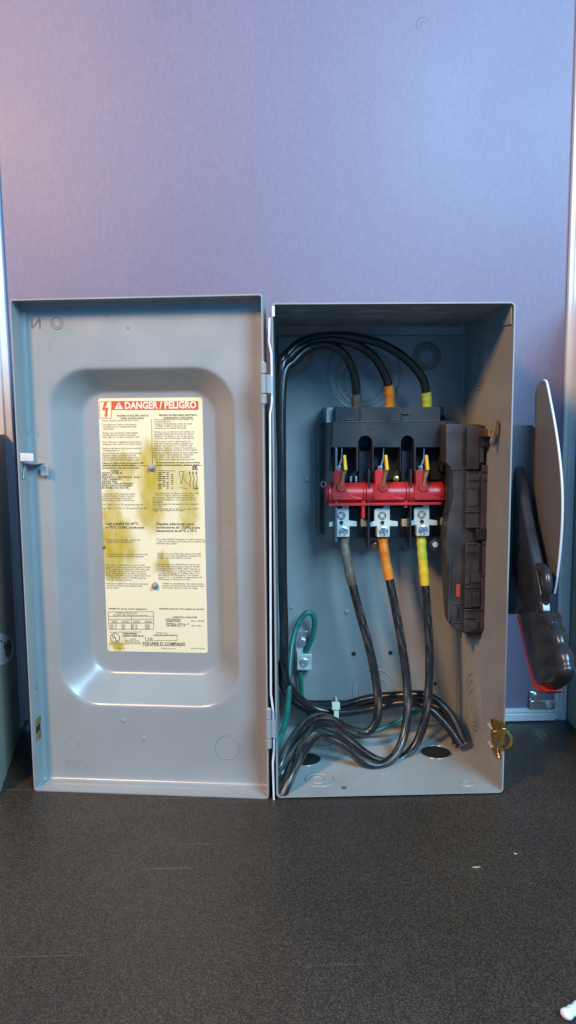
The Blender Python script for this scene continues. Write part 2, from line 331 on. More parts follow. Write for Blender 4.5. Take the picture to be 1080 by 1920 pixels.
b.box((-.2850, .1800, .0105), (.3335, .1858, .0150)); b.box((-.2850, .1765, .0015), (.3335, .1858, .0102)); b.build('bottom_rail', M['alu'], wall, bevel=.0006)
# clear corner bracket with two bolts on the wall by the bottom rail, and the foot of the left upright
p = at(1020, 1318, .180); b = MB(); b.box((p.x-.017, .1770, .016), (p.x+.013, .1855, .026)); b.box((p.x-.017, .181, .026), (p.x-.009, .1855, .036)); b.build('corner_bracket', M['steel'], wall, bevel=.0008)
b = MB(); b.cyl((p.x-.009, .1765, .029), (p.x-.009, .1855, .029), .005, n=14); b.build('bolt', M['steel'], wall)
b = MB(); b.cyl((p.x+.004, .1745, .021), (p.x+.004, .1772, .021), .0035, n=14); b.build('bolt', M['zinc'], wall)
b = MB(); b.box((-.300, .172, .001), (-.288, .184, .0138)); b.cyl((-.2915, .170, .004), (-.2915, .170, .0125), .0035, n=12); b.build('foot', M['steel'], wall, bevel=.0006)
# plaster-like blemishes of the wall face: two shallow dimples that catch light
for px, py, r in ((793, 46, .009), (328, 92, .006)):
    c = at(px, py, WALL); b = MB(); prof = [(-.0002, r), (.0002, r*.8), (.0003, r*.6), (.0001, r*.45), (.0004, r*.3), (.0005, r*.12), (.0005, 0.0001)]
    b.rings([[(c.x+rr*math.cos(2*math.pi*i/24), WALL-h, c.z+rr*math.sin(2*math.pi*i/24)) for i in range(24)] for h, rr in prof]); b.build('wall_dimple', M['wall'], wall, smooth=80)

# ------------------------------------------------------------------ neighbours left and right
CA, CB = Vector((-.2935, .1755, 0)), Vector((-.2680, .02, 0)); CN = Vector((CA.y-CB.y, CB.x-CA.x, 0)).normalized()   # the cabinet's flank, turned a little
def onflank(px, py, off):
    d = ray(px, py); o = CA+CN*off; t = (o-CAM).dot(CN)/d.dot(CN); return CAM+d*t
cabL = thing('metal_cabinet', (-.36, .08, 0), 'grey-green cabinet with a round white sticker beside the open door', 'cabinet')
MB().prism([(-.46, .02, 0), tuple(CB), tuple(CA), (-.46, .1755, 0)], (0, 0, .345)).build('body', M['cab'], cabL)
b = MB(); b.prism([onflank(-1+28*math.cos(2*math.pi*i/36), 1217+30*math.sin(2*math.pi*i/36), .0004) for i in range(36)], -CN*.0004); st = b.build('sticker', M['white'], cabL)
b = MB()
zig = [(14, 1200), (10, 1222), (16, 1202), (13, 1228), (19, 1203), (15, 1232), (21, 1210), (18, 1226), (8, 1205), (12, 1232), (9, 1206), (7, 1215)]
b.tube([onflank(x, y, .0006) for x, y in zig], .0011, n=6)
b.tube(spline([onflank(x, y, .0006) for x, y in ((-12, 1206), (-3, 1200), (6, 1204))], 5), .0005, n=6)
b.build('marker_scribble', M['ink'], st)
b = MB(); fd = (CB-CA).normalized()
for ch, py in (('S', 1211), ('O', 1221), ('S', 1231)):
    p0 = onflank(-6, py+3, .0007); text_mesh(b, ch, lambda a, c, d: p0-fd*a*1.5+Vector((0, 0, c)), .0062, bold=.0002)
b.build('lettering', M['ink'], st, wind=False)
cabR = tag(MB().box((.3478, -.03, .0), (.52, .1860, .50)).build('metal_cabinet', M['cab'], bevel=.0015), 'plain grey-green cabinet on the counter past the switch handle', 'cabinet')

# ------------------------------------------------------------------ the safety switch
W_, D_, H_, T_ = .2185, .1776, .4624, .0016
sw = thing('safety_switch', (W_/2, D_/2, 0), 'grey metal safety switch standing open on the counter, door swung left', 'safety switch')
# --- enclosure: one folded sheet
Z0 = .0015
def er(y, ins, r, left=0.0): return [(x, y, z) for x, z in rrect(ins+left, W_-ins, Z0+ins, H_-ins, r)]
b = MB()
b.rings([er(D_, 0, .003), er(.004, 0, .004), er(0, .0003, .0045), er(0, T_, .0035), er(.004, T_, .0035, .0008), er(D_-.004, T_, .0035, .0055), er(D_-.0022, T_+.002, .004, .0060)], cap0=True, cap1=True)
enc = b.build('enclosure', M['paint'], sw, smooth=50)
INX, INB, INZ = W_-T_, D_-.0022, Z0+T_                               # inner right wall, back wall and floor
# raised rear panel below the top fold, corner seam
zt = at(700, 629, INB).z
MB().box((.0085, INB-.0020, .0045), (INX-.0012, INB+.001, zt)).build('rear_panel', M['paint'], enc, bevel=.0012)
PB = INB-.0020
b = MB(); b.tube([(INX-.0006, INB-.001, .012), (INX-.0006, INB-.001, H_-.006)], .0014, n=8); b.build('corner_seam', M['paint'], enc)
b = MB(); b.prism([(INX-.0005, .004, H_-T_-.018), (INX-.0005, INB-.02, H_-T_-.010), (INX-.0005, INB-.02, H_-T_-.0005), (INX-.0005, .004, H_-T_-.0005)], (-.0011, 0, 0)); b.build('corner_tab', M['paint'], enc, bevel=.0004)
# knockouts: eccentric embossed rings
def knockout(c, nrm, up, radii, name='knockout'):
    b = MB(); nrm = Vector(nrm); up = Vector(up)
    for i, r in enumerate(radii): b.torus(Vector(c)+up*(r-radii[0])*.35, nrm, r, .0013, n=48, m=6, flat=.8)
    return b.build(name, M['paint'], enc, smooth=70)
def dimple(c, nrm, r0, r1, h):
    c = Vector(c); nrm = Vector(nrm); a = nrm.orthogonal().normalized(); q = nrm.cross(a); b = MB()
    prof = [(-.0008, r0), (.0004, r0*.96), (h*.35, r0*.80), (h*.85, r0*.55), (h, r1*1.25), (h, r1), (h-.0014, r1*.96), (h-.0014, .0002)]
    b.rings([[c+nrm*hh+(a*math.cos(2*math.pi*i/32)+q*math.sin(2*math.pi*i/32))*rr for i in range(32)] for hh, rr in prof]); return b.build('dimple', M['paint'], enc, smooth=60)
up, lf, fr = (0, 0, 1), (-1, 0, 0), (0, -1, 0)
p = atx(897, 673, INX); knockout((INX, p.y, p.z), lf, up, (.032, .026, .020, .013))
p = atx(888, 1316, INX); knockout((INX, p.y, p.z), lf, up, (.030, .024, .017))
for px, py in ((560, 671), (800, 668)):
    p = at(px, py, PB); dimple((p.x, PB, p.z), fr, .0165, .0058, .0062)
p = at(683, 702, PB); knockout((p.x, PB, p.z), fr, up, (.040, .031, .0235))
p = at(700, 1292, PB); knockout((p.x, PB, p.z), fr, up, (.024, .017))
for px, py, rr in ((560, 585, .014), (700, 588, .024), (792, 580, .012), (825, 590, .016)):
    p = atz(px, py, H_-T_); p.y = max(.03, min(p.y, .15)); knockout((p.x, p.y, H_-T_), (0, 0, -1), (1, 0, 0), (rr, rr*.72))
for px, py, rr in ((612, 1396, .016), (600, 1462, .014), (875, 1468, .006)):
    p = atz(px, py, INZ); knockout((p.x, p.y, INZ), up, (1, 0, 0), (rr, rr*.5))
# open round holes in the floor: a near-black disc in a rolled rim paints the shade inside
for px, py, rr in ((572, 1424, .0165), (817, 1411, .0165)):
    p = atz(px, py, INZ); b = MB(); b.cyl((p.x, p.y, INZ-.0004), (p.x, p.y, INZ+.0004), rr, n=40); b.build('knockout_shade_disc', M['cavity_shade'], enc)
    b = MB(); b.torus((p.x, p.y, INZ+.0004), up, rr+.0004, .0008, n=40, m=6); b.build('knockout_rim', M['paint'], enc)
# rivets and small holes in the rear panel
for px, py, rr, mt in ((575, 900, .0028, 'paint'), (650, 1147, .0026, 'paint'), (752, 1033, .0028, 'paint'), (547, 1139, .0018, 'paint'), (868, 604, .0028, 'zinc')):
    p = at(px, py, PB); b = MB(); b.cyl((p.x, PB+.0003, p.z), (p.x, PB-.0016, p.z), rr, prof=[(0, rr*1.25), (.0007, rr*1.2), (.0014, rr), (.0018, rr*.5)], n=16); b.build('rivet', M[mt], enc, smooth=60)
for px, py, rr in ((663, 1226, .0026), (732, 1224, .0026), (816, 1282, .0022)):
    p = at(px, py, PB); b = MB(); b.cyl((p.x, PB+.0003, p.z), (p.x, PB-.0003, p.z), rr, n=16); b.build('screw_hole', M['cavity_shade'], enc)  # near-black disc paints the shade of the hole
    b = MB(); b.torus((p.x, PB-.0003, p.z), fr, rr+.0003, .0004, n=20, m=6); b.build('hole_rim', M['paint'], enc)
# left edge lip with the jogs at the two hinges
lip = [(505.5, 596), (504.5, 640), (509, 664), (510, 752), (506.5, 776), (507, 1010), (508, 1302), (512.5, 1335), (514, 1404), (511.5, 1432), (513.5, 1500)]
P2 = [at(x, y, -.0012) for x, y in lip]; b = MB()
b.rings([[(p.x-.0009, -.0016, p.z), (p.x+.0009, -.0016, p.z), (p.x+.0009, .010, p.z), (p.x-.0009, .010, p.z)] for p in P2], True, True); b.build('edge_lip', M['paint_light'], enc)
b = MB(); b.box((.0012, -.0006, H_-.012), (.0035, .006, H_-.003)); b.build('edge_tab', M['paint_light'], enc)
# --- hinges
def hinge(px, py0, py1):
    top = at(px, py0, -.006); bot = at(px, py1, -.006); b = MB(); L = top.z-bot.z; x = (top.x+bot.x)/2
    for f0, f1 in ((0, .235), (.255, .72), (.74, 1)):
        b.cyl((x, -.0055, bot.z+L*f0), (x, -.0055, bot.z+L*f1), .0029, n=18, prof=[(0, .0023), (L*.012, .0029), (L*(f1-f0)-L*.012, .0029), (L*(f1-f0), .0023)])
    h = b.build('hinge', M['paint'], sw); b = MB(); b.box((x-.0005, -.0055, bot.z+L*.26), (x+.0065, -.0035, bot.z+L*.71)); b.build('hinge_leaf', M['paint'], h)
    b = MB(); b.cyl((x, -.0055, bot.z-.0008), (x, -.0055, top.z+.0008), .0014, n=10); b.build('hinge_pin', M['zinc'], h)
hinge(494, 680, 757); hinge(503.5, 1329, 1403)

# ------------------------------------------------------------------ the door
ANG = R(6.9); DO = Vector((-.0085, .002, 0)); DU = Vector((-math.cos(ANG), math.sin(ANG), 0)); DV = Vector((math.sin(ANG), math.cos(ANG), 0))   # u: hinge -> left, v: away from the viewer
FD = .0235; RD = .0285; DT = .0016
def dp(u, v, z): return DO + DU*u + DV*v + Vector((0, 0, z))
def dpx(px, py, v):
    d = ray(px, py); n = DV; o = DO+DV*v; t = (o-CAM).dot(n)/d.dot(n); q = CAM+d*t-DO; return q.dot(DU), q.z
du1, _ = dpx(42, 1000, 0); _, dz1 = dpx(250, 559, 0); _, dz0 = dpx(300, 1493, 0); dz0 = max(.0012, dz0)
ox0, _ = dpx(448, 1000, FD); ox1, _ = dpx(97, 1000, FD); _, oz1 = dpx(270, 686, FD); _, oz0 = dpx(270, 1328, FD)
ix0, _ = dpx(404, 1000, FD+RD); ix1, _ = dpx(170, 1000, FD+RD); _, iz1 = dpx(270, 738, FD+RD); _, iz0 = dpx(270, 1257, FD+RD)
def dr(x0, x1, z0, z1, r, v, k=8): return [dp(x, v, z) for x, z in rrect(x0, x1, z0, z1, r, k)]
RR_ = []
for ins, v, r in ((-DT, FD+DT, .003), (-DT, .001, .003), (-DT*.8, 0, .003), (-.0001, 0, .002), (0, .001, .002), (0, FD-.005, .002), (.0006, FD-.0025, .002), (.0020, FD-.0008, .003), (.0045, FD, .004), (.008, FD, .005)):
    RR_.append(dr(ins, du1-ins, dz0+ins, dz1-ins, r, v))
ro, ri = .040, .022; ns = 12
def mixr(t, v, e=0.0):
    f = lambda a, c: a+(c-a)*t
    return dr(f(ox0, ix0)-e, f(ox1, ix1)+e, f(oz0, iz0)-e, f(oz1, iz1)+e, f(ro, ri)+e, v)
RR_.append(mixr(0, FD, .010)); RR_.append(mixr(0, FD, .004))
def soft(t, w=.17):                                                  # straight slope between two tight rolled bends
    lo = lambda q: q*q/(2*w) if q < w else q-w/2
    return lo(t)/(1-w) if t < .5 else 1-lo(1-t)/(1-w)
for t in (0, .04, .08, .12, .17, .3, .5, .7, .83, .88, .92, .96, 1): RR_.append(mixr(t, FD+RD*soft(t)))
RR_.append(mixr(1.0, FD+RD, -.004)); RR_.append(mixr(1.0, FD+RD, -.008))
b = MB(); b.rings(RR_, False, True); door = b.build('door', M['paint'], sw, smooth=60)
# weld the hinge edge: small corner piece at the top of the hinge flange
VL = FD+RD
def lab(px, py, lift=0.0): u, z = dpx(px, py, VL-lift); return dp(u, VL-lift, z)
# --- warning label (flat print in its own thin layers)
c4 = [(183, 747), (379, 745), (390, 1222), (203, 1223)]
def luv(u, v):                                                       # label coordinates 0..1 from top left -> pixel
    a = (c4[0][0]*(1-u)+c4[1][0]*u, c4[0][1]*(1-u)+c4[1][1]*u); c = (c4[3][0]*(1-u)+c4[2][0]*u, c4[3][1]*(1-u)+c4[2][1]*u)
    return (a[0]*(1-v)+c[0]*v, a[1]*(1-v)+c[1]*v)
uA, zA = dpx(*c4[0], VL); uB, zB = dpx(*c4[1], VL); uC, zC = dpx(*c4[2], VL); uD, zD = dpx(*c4[3], VL)
lx1 = (uA+uD)/2; lx0 = (uB+uC)/2; lz1 = (zA+zB)/2; lz0 = (zC+zD)/2; LW = lx1-lx0; LH = lz1-lz0
def lp(px, py, lift):
    """a photo pixel on the label -> point on the label, lifted towards the viewer"""
    u, z = dpx(px, py, VL); return Vector((u, VL-lift, z))
stains = [(.22,.735,.17,.06,.8),(.50,.73,.16,.11,.95),(.50,.62,.15,.14,.95),(.46,.56,.13,.05,.9),(.72,.70,.16,.09,.55),(.85,.61,.10,.12,.85),(.84,.545,.09,.05,.8),(.10,.60,.10,.04,.6),
          (.08,.545,.12,.05,.85),(.10,.43,.22,.11,1.0),(.06,.35,.18,.06,.9),(.58,.345,.09,.035,.9),(.10,.025,.10,.03,1.0),(.60,.78,.12,.03,.6),(.14,.50,.16,.05,.9)]
b = MB(); ring0 = rrect(lx0, lx1, lz0, lz1, .0022, 4)
b.rings([[dp(u, VL+.0002, z) for u, z in ring0], [dp(u, VL-.0003, z) for u, z in ring0]], False, True)
for i, (u, z) in enumerate(ring0*2): b.uv[i] = ((lx1-u)/LW, (z-lz0)/LH)
lm = b.build('warning_label', label_mat(stains), door); lm['label'] = 'cream bilingual danger label with yellow stains'
# fix the UVs (the builder treats y as wrapping)
l = lm.data.uv_layers[0]
for lo in lm.data.loops:
    w = Vector(lm.data.vertices[lo.vertex_index].co)-DO; l.data[lo.index].uv = ((lx1-w.dot(DU))/LW, (w.z-lz0)/LH)
def place(px, py, lift=.0006):
    q = lp(px, py, lift); return lambda a, c, d: dp(q.x-a, q.y-d, q.z+c)
PXM = LW/191.0                                                      # metres per photo pixel on the label
def lrect(b, x0, y0, x1, y1, lift=.0005): b.add([dp(*lp(x, y, lift)) for x, y in ((x0, y0), (x0, y1), (x1, y1), (x1, y0))], [(0, 1, 2, 3)])
def lline(b, x0, y0, x1, y1, w=.7, lift=.0006):
    d = Vector((x1-x0, y1-y0)).normalized()*w/2; b.add([dp(*lp(x, y, lift)) for x, y in ((x0-d.y, y0+d.x), (x1-d.y, y1+d.x), (x1+d.y, y1-d.x), (x0+d.y, y0-d.x))], [(0, 1, 2, 3)])
b = MB(); lrect(b, 209, 752, 372, 768.5); b.build('heading_band', M['redink'], door, wind=False)
b = MB(); text_mesh(b, 'DANGER / PELIGRO', place(234, 766.3, .0008), 17.0*PXM, width=131*PXM, bold=.00032); b.build('heading_lettering', M['cream'], door, wind=False)
b = MB(); b.add([dp(*lp(x, y, .0008)) for x, y in ((215, 767), (231, 767), (223, 753.5))], [(0, 1, 2)]); b.build('alert_triangle', M['cream'], door, wind=False)
b = MB(); lrect(b, 222.3, 757.5, 223.9, 763, .0010); lrect(b, 222.3, 764, 223.9, 765.6, .0010); b.build('exclamation_mark', M['redink'], door, wind=False)
b = MB(); b.add([dp(*lp(x, y, .0007)) for x, y in ((196, 754), (202, 754), (197, 765), (203, 764), (201, 777), (203, 776), (199, 784), (196, 777), (198, 777.5), (198, 768), (192, 769))], [tuple(range(11))]); b.build('lightning_bolt', M['redink'], door, wind=False)
b = MB()
for q in ((186, 753, 209, 753), (186, 784, 209, 784), (186, 753, 187, 784), (209, 768, 209.5, 784)): lline(b, *q, w=.8)
b.build('pictogram_frame', M['redink'], door, wind=False)
L_ = [  # (x, y, height, text, width or None, bold)
 (219,781,5.2,'HAZARD OF ELECTRIC SHOCK,',59,1),(227,786,5.2,'BURN OR EXPLOSION',42,1),(298,780,5.2,'PELIGRO DE DESCARGA ELECTRICA,',70,1),(307,785,5.2,'QUEMADURA O EXPLOSION',53,1),
 (192,790,5,'Never operate switch with door open.',67,0),(192,797.5,5,'Turn off power before removing or',64,0),(193,801.5,5,'installing fuses or making load side',62,0),(193,805.5,5,'connections.',22,0),
 (192,813,5,'Always use a properly rated voltage',66,0),(193,817,5,'sensing device at all line and load',60,0),(193,821,5,'fuse clips to confirm switch is off.',68,0),
 (192,830,5,'Turn off power supplying switch before',72,0),(193,834,5,'doing any other work on or inside switch.',73,0),(192,842,5,'Replace all parts and doors before',72,0),(193,846,5,'turning power on.',32,0),
 (192,851.5,5,'Always install the load on the load side.',74,0),(192,855.5,5,'Equipment shall be opened and serviced',62,0),(192,859.5,5,'only by qualified persons. Read and',66,0),(192,863.5,5,'observe all instructions before work.',70,0),(192,869.5,5,'Failure to follow these precautions will',76,1),(192,873.5,5,'result in death or serious injury.',62,1),
 (290,788,5,'Nunca haga funcionar el interruptor con',72,0),(290,792,5,'la puerta abierta.',30,0),(290,796,5,'Apague el interruptor antes de sacar',69,0),(290,800,5,'o instalar fusibles o de hacer las',58,0),(290,804,5,'conexiones en el lado de carga.',58,0),
 (289,811,5,'Siempre use un detector de voltaje con',74,0),(289,815,5,'capacidad adecuada en todos los porta-',73,0),(289,819,5,'fusibles de linea y de carga para',72,0),(289,823,5,'confirmar que el interruptor este abierto.',74,0),
 (289,829,5,'Desconecte toda la alimentacion al',66,0),(289,833,5,'interruptor antes de realizar cualquier otro',72,0),(289,837,5,'trabajo en el interior o exterior del',70,0),(289,841,5,'aparato. Vuelva a colocar las puertas y',76,0),(289,845,5,'cubiertas antes de energizar el interruptor.',80,0),
 (287,850,5,'Siempre instale la carga al lado indicado',82,0),(287,854,5,'para carga. Solo personal calificado',74,0),(287,858,5,'debe abrir y dar servicio al equipo.',70,0),(290,862.5,5,'Lea y observe todas las instrucciones.',74,0),(293,868.5,5,'El incumplimiento de estas precauciones',80,1),(293,873,5,'podra causar la muerte o lesiones serias.',80,1),
 (191,879,5,'CATALOG NO. / NO. DE CATALOGO:',70,1),(209,884,5,'HU363',13,1),(191,888,5,'VOLTAGE / VOLTAJE   00',38,1),(191,892,5,'AMPERE A  100',20,1),(191,896,5,'FREQUENCY / FRECUENCIA  50-60 ~',74,1),(191,900,5,'TYPE / GABINETE 1',38,1),(191,904,5,'SERIES F06',28,1),(191,908,5,'INDOOR / PARA INTERIORES',58,1),(191,912,5,'SINGLE THROW NONFUSIBLE /',58,1),(191,916,5,'SIN FUSIBLE DE UNA VIA',50,1),
 (193,927,5,'Use only 60 or 75 C copper wire unless',60,0),(192,931,5,'marked otherwise. Torque all terminal',60,0),(192,935,5,'wire screws to the values shown below',56,0),(192,939,5,'before the power is turned on.',60,0),(192,947,5,'Use Type S, G or GL grounding lug kits.',77,0),(192,954,5,'Use Type S, G, GL or GN ground bars. Kit',84,0),
 (290,926,5,'Use solamente conductores de cobre a 60',82,0),(290,930,5,'o 75 C a menos que este marcado de',72,0),(286,934,5,'otra manera. Apriete todos los tornillos',78,0),(286,938,5,'de las terminales a los valores de la',80,0),(286,942,5,'tabla siguiente.',20,0),(286,946,5,'Use un juego de zapatas de tierra tipo S,',86,0),(286,950,5,'G o GL.',18,0),(286,955,5,'Use barras de tierra tipo S, G, GL o GN',84,0),(286,958,5,'segun se indique en la tabla.',60,0),
 (190,983.5,7.6,'Lugs suitable for 60\u00b0C',62,1.6),(190,990.5,7.6,'or 75\u00b0C CU/AL conductors',73,1.6),(285,984,7.6,'Zapatas adecuadas para',70,1.6),(285,990.5,7.6,'conductores de CU/AL a una',81,1.6),(285,997,7.6,'temperatura de 60\u00b0C o 75\u00b0C.',77,1.6),
 (190,1013,5,'If fuses are not installed, contact the',64,0),(190,1017,5,'supplier before use of the kit.',50,0),(285,1012,5,'Si no tiene fusibles instalados al recibir el aparato,',90,0),(285,1016,5,'o cuyo uso sea mayor de 60 amp, lea las etiquetas del',90,0),(285,1020,5,'fabricante de la unidad.',38,0),
 (190,1040,5,'For outdoor use the drain screw must be in the',78,0),(190,1044,5,'lowest point of the enclosure mounted.',70,0),(285,1039,5,'Para servicio al aire libre debe quitarse el tornillo',82,0),(285,1043,5,'del punto mas bajo del gabinete montado con',82,0),(285,1047,5,'la tapa de la parte inferior cerrada.',64,0),
 (188,1060,5,'This switch is suitable for use on a circuit',74,0),(188,1064,5,'capable of delivering not more than 10 000',84,0),(188,1068,5,'RMS symmetrical amperes, 600 volts max',84,0),(188,1072,5,'or 200 000 amperes with Class J or Class R',76,0),(188,1076,5,'fuses. When protected by Class T fuses the',76,0),(188,1080,5,'rating is 100 000 amperes. With Class H, K',84,0),(188,1084,5,'or no fuses the rating is 10 000 amperes,',76,0),(188,1088,5,'240 volts alternating current.',50,0),
 (285,1059,5,'Este interruptor es adecuado para usarse en un',80,0),(285,1063,5,'circuito capaz de entregar no mas de 10 000',78,0),(285,1067,5,'amperes simetricos RMS, 600 V maximo o',80,0),(285,1071,5,'200 000 amperes con fusibles clase J o clase R',80,0),(285,1075,5,'cuando se protege con fusibles clase T. La',78,0),(285,1079,5,'capacidad es 100 000 amperes. Con fusibles',76,0),(285,1083,5,'clase H o K, o sin fusibles, la capacidad es de',82,0),(285,1087,5,'10 000 amperes y 240 volts de corriente.',60,0),
 (188,1095,5,'Fuses not supplied. For dimensions and parts',80,0),(188,1099,5,'see the instruction sheet supplied inside',68,0),(188,1103,5,'of the carton.',24,0),(293,1095,5,'Fusibles no suministrados. Para dimensiones y',78,0),(293,1099,5,'piezas consulte la hoja de instrucciones',78,0),(293,1103,5,'incluida dentro de la caja.',66,0),
 (190,1142,5,'Suitable for use as service equipment.',74,1),(285,1142,5,'Adecuado para uso como equipo de servicio.',86,1),
 (203,1150,4.5,'TORQUE VALUES FOR LUGS',42,0),(198,1154,4.5,'VALORES PARA APRETAR LAS ZAPATAS',66,0),
 (310,1158,4.5,'CONDUCTORS / CONDUCTORES',46,1),(297,1162,4.5,'SIZE MAXIMUM',28,1),(297,1165.5,4.5,'CALIBRE MAXIMO',28,1),(345,1165,4.5,'No. 1 / 0 CU',24,1),(297,1170.5,4.5,'TERMINAL SIZE No. 14',44,1),(297,1174,4.5,'CALIBRE No. 14',36,1),(345,1174,4.5,'No. 6 CU',18,1),
 (215,1189,4.8,'UNDERWRITERS',28,1.5),(215,1193,4.8,'LABORATORIES, INC.\u00ae',40,1.5),(229,1199,4.2,'LISTED',11,0),(219,1202,4.2,'ENCLOSED SWITCH',27,0),(219,1205,4.2,'ISSUE NO. 60 196',29,0),
 (278,1187.5,4,'PATENT NO.',22,0),(272,1191,4,'LISTED ENCLOSED SWITCH',46,0),(260.5,1199.5,7.5,'15',8.5,1),
 (287,1216.5,4.2,'MADE IN U.S.A.',27,0),(342,1216.5,4.2,'40272-575-03',26,0),(207,1217,4.2,'461-R3',12,0)]
b = MB(); b2 = MB()
for x, y, h, t, w, bo in L_:
    x0 = x + (0 if y < 975 else 8+(y-985)*.034)
    text_mesh(b if bo else b2, t, place(x0, y), h*.86*PXM, width=w*PXM, bold=.00003*bo)
tag(b.build('bold_print', M['ink'], door, wind=False), kind='stuff'); tag(b2.build('small_print', M['ink_soft'], door, wind=False), kind='stuff')
b = MB()
text_mesh(b, 'SQUARE D COMPANY', place(268, 1208.6), 8.2*PXM, width=81*PXM, bold=.00008); lline(b, 268, 1210.5, 349, 1210.3, .6)
b.build('maker_lettering', M['ink'], door, wind=False)
b = MB()                                                             # rules, tables, wiring diagram
for q in ((192, 873.4, 380, 872.6), (284.5, 786, 286, 872), (290, 1191.8, 332, 1191.5), (332, 1191.5, 332.5, 1200.5), (273, 1201, 332.5, 1200.5), (273, 1193, 273, 1201),
          (203, 1147, 288, 1146.5), (203, 1155.5, 288, 1155), (203, 1161, 288, 1160.5), (204, 1168.5, 288, 1168), (205, 1180, 288.5, 1179.5), (203, 1147, 205, 1180), (288, 1147, 288.5, 1179.5), (246, 1155.5, 247, 1179.5),
          (206, 1185, 266, 1184.5), (206, 1207, 266, 1206.5),
          (297, 882, 328, 883), (336, 884, 340, 908), (340, 890, 352, 908), (340, 908, 345, 884), (336, 884, 347, 884), (337, 914, 352, 916)): lline(b, *q, w=.6)
for k in range(3):
    x = 356+k*6.2; lline(b, x, 882, x, 887, .9)
    for s in ((x-1.6, 885.5, x, 889), (x+1.6, 885.5, x, 889), (x, 889, x+2.2, 897), (x+2.2, 897, x, 905), (x, 905, x+1, 913)): lline(b, *s, w=.9)
for r in range(9):
    for k, (x, w) in enumerate(((296.5, 7), (305, 5), (312.5, 4), (321, 4))):
        if (r*3+k*5) % 7 != 1: lline(b, x, 886+r*3.6, x+w, 886+r*3.6, 1.5)
for r in range(3):
    for x, w in ((207, 6), (216, 3), (228, 7), (246, 6), (254, 4), (272, 9)): lline(b, x, 1171.5+r*3.1, x+w, 1171.5+r*3.1, 1.1)
for r in range(2):
    for x, w in ((209, 12), (228, 14), (250, 13), (272, 13)): lline(b, x, 1164+r*2.4, x+w, 1164+r*2.4, .8)
for k in range(3): text_mesh(b, ('LINE', 'LINEA', 'LOAD')[k], place((360, 360, 362)[k], (876.5, 880.5, 917)[k]), 4.4*PXM, width=(9, 11, 10)[k]*PXM, bold=.0001)
tag(b.build('tables_and_diagram', M['ink'], door, wind=False), kind='stuff')
b = MB(); q = lp(216, 1195.5, .0006); n = 32
for r0, r1 in ((.00505, .00445),):
    b.add([dp(q.x+rr*math.cos(2*math.pi*i/n), q.y, q.z+rr*math.sin(2*math.pi*i/n)) for rr in (r0, r1) for i in range(n)], [(i, (i+1) % n, n+(i+1) % n, n+i) for i in range(n)])
text_mesh(b, 'U', place(210.8, 1196.5), 10*PXM, width=4.6*PXM, bold=.00012); text_mesh(b, 'L', place(216.2, 1201.5), 10*PXM, width=4.2*PXM, bold=.00012)
b.build('certification_mark', M['ink'], door, wind=False)
b = MB(); q = lp(195.5, 1027, .0004); b.prism([dp(q.x+.0022, q.y, q.z-.0016), dp(q.x-.0016, q.y, q.z-.0006), dp(q.x-.0014, q.y, q.z+.0018), dp(q.x+.0008, q.y, q.z+.0014)], DV*.0004); b.build('rust_spot', M['crumb'], door)
# two screws through the label
for px, py in ((285, 877), (291.5, 1098)):
    q = lp(px, py, 0); b = MB(); c = dp(q.x, VL-.0002, q.z); e = dp(q.x, VL-.005, q.z)
    b.cyl(c, e, .0022, n=14, prof=[(0, .0036), (.0012, .0036), (.0014, .0021), (.0045, .0021), (.0048, .0012)]); b.build('stud', M['stud'], door)
# mirrored embossing of the outside lettering, knockout circle and pressed marks
b = MB(); u, z = dpx(62, 616, FD); text_mesh(b, 'N', lambda a, c, d: dp(u-.0085-a, FD-.0002-d, z+c), .014, mirror=True, depth=.0002)
u2, z2 = dpx(107, 606, FD); b.torus(dp(u2, FD-.0002, z2), DV, .0056, .0003, n=28, m=6); 
b.torus(dp(u2, FD-.0002, z2), DV, .0036, .00022, n=20, m=6, arc=.7)
b.build('embossed_lettering', M['scratch'], door, wind=False)
b = MB(); u, z = dpx(93, 663, FD); b.box((0, 0, 0), (0, 0, 0)); b = MB(); b.prism([dp(u, FD-.0003, z), dp(u-.0006, FD-.0003, z), dp(u-.0006, FD-.0003, z+.012), dp(u, FD-.0003, z+.012)], DV*.0003); b.build('embossed_bar', M['paint'], door)
b = MB(); u, z = dpx(105, 1441, FD); text_mesh(b, 'OFF', lambda a, c, d: dp(u-.034-a, FD-.0001-d*.7, z+c), .0145, mirror=True, depth=.0003); b.build('embossed_lettering', M['paint'], door, wind=False)
for (px, py, rr, tt, mk) in ((135, 1393, .0068, .00035, 'paint'), (426, 1402, .0118, .0004, 'paint')):
    u, z = dpx(px, py, FD); b = MB(); b.torus(dp(u, FD-.0001, z), DV, rr, tt, n=36, m=6); b.build('pressed_ring', M[mk], door)
u, z = dpx(426, 1402, FD); b = MB(); b.torus(dp(u, FD-.0002, z), DV, .0119, .00028, n=36, m=6, arc=.55, a0=2.6, up=(0, 0, 1)); b.build('scored_ring', M['scratch'], door)
b = MB(); u, z = dpx(415, 1381, FD); text_mesh(b, 'ONO', lambda a, c, d: dp(u-.011-a, FD-.0002-d*.5, z+c), .0042, mirror=True, depth=.0002); b.build('embossed_lettering', M['paint'], door, wind=False)
for px, py in ((232, 1351), (270, 1385)):
    u, z = dpx(px, py, FD); b = MB(); c = dp(u, FD+.0001, z); b.cyl(c, c-DV*.0008, .003, n=16, prof=[(0, .0034), (.0005, .0022), (.0007, .0008)]); b.build('weld_dimple', M['paint'], door, smooth=80)
for px, py in ((58, 805), (57, 800), (300, 584), (200, 592), (370, 574), (240, 615), (55, 1290)):
    u, z = dpx(px, py, FD*.6 if px < 70 else FD); b = MB(); v = FD if px > 70 else FD*.6; c = dp(min(u, du1-.0006) if px < 70 else u, v, z); b.box(c-Vector((.0006, .0006, .0005)), c+Vector((.0006, .0003, .0007))); b.build('chipped_spot', M['scratch'], door)
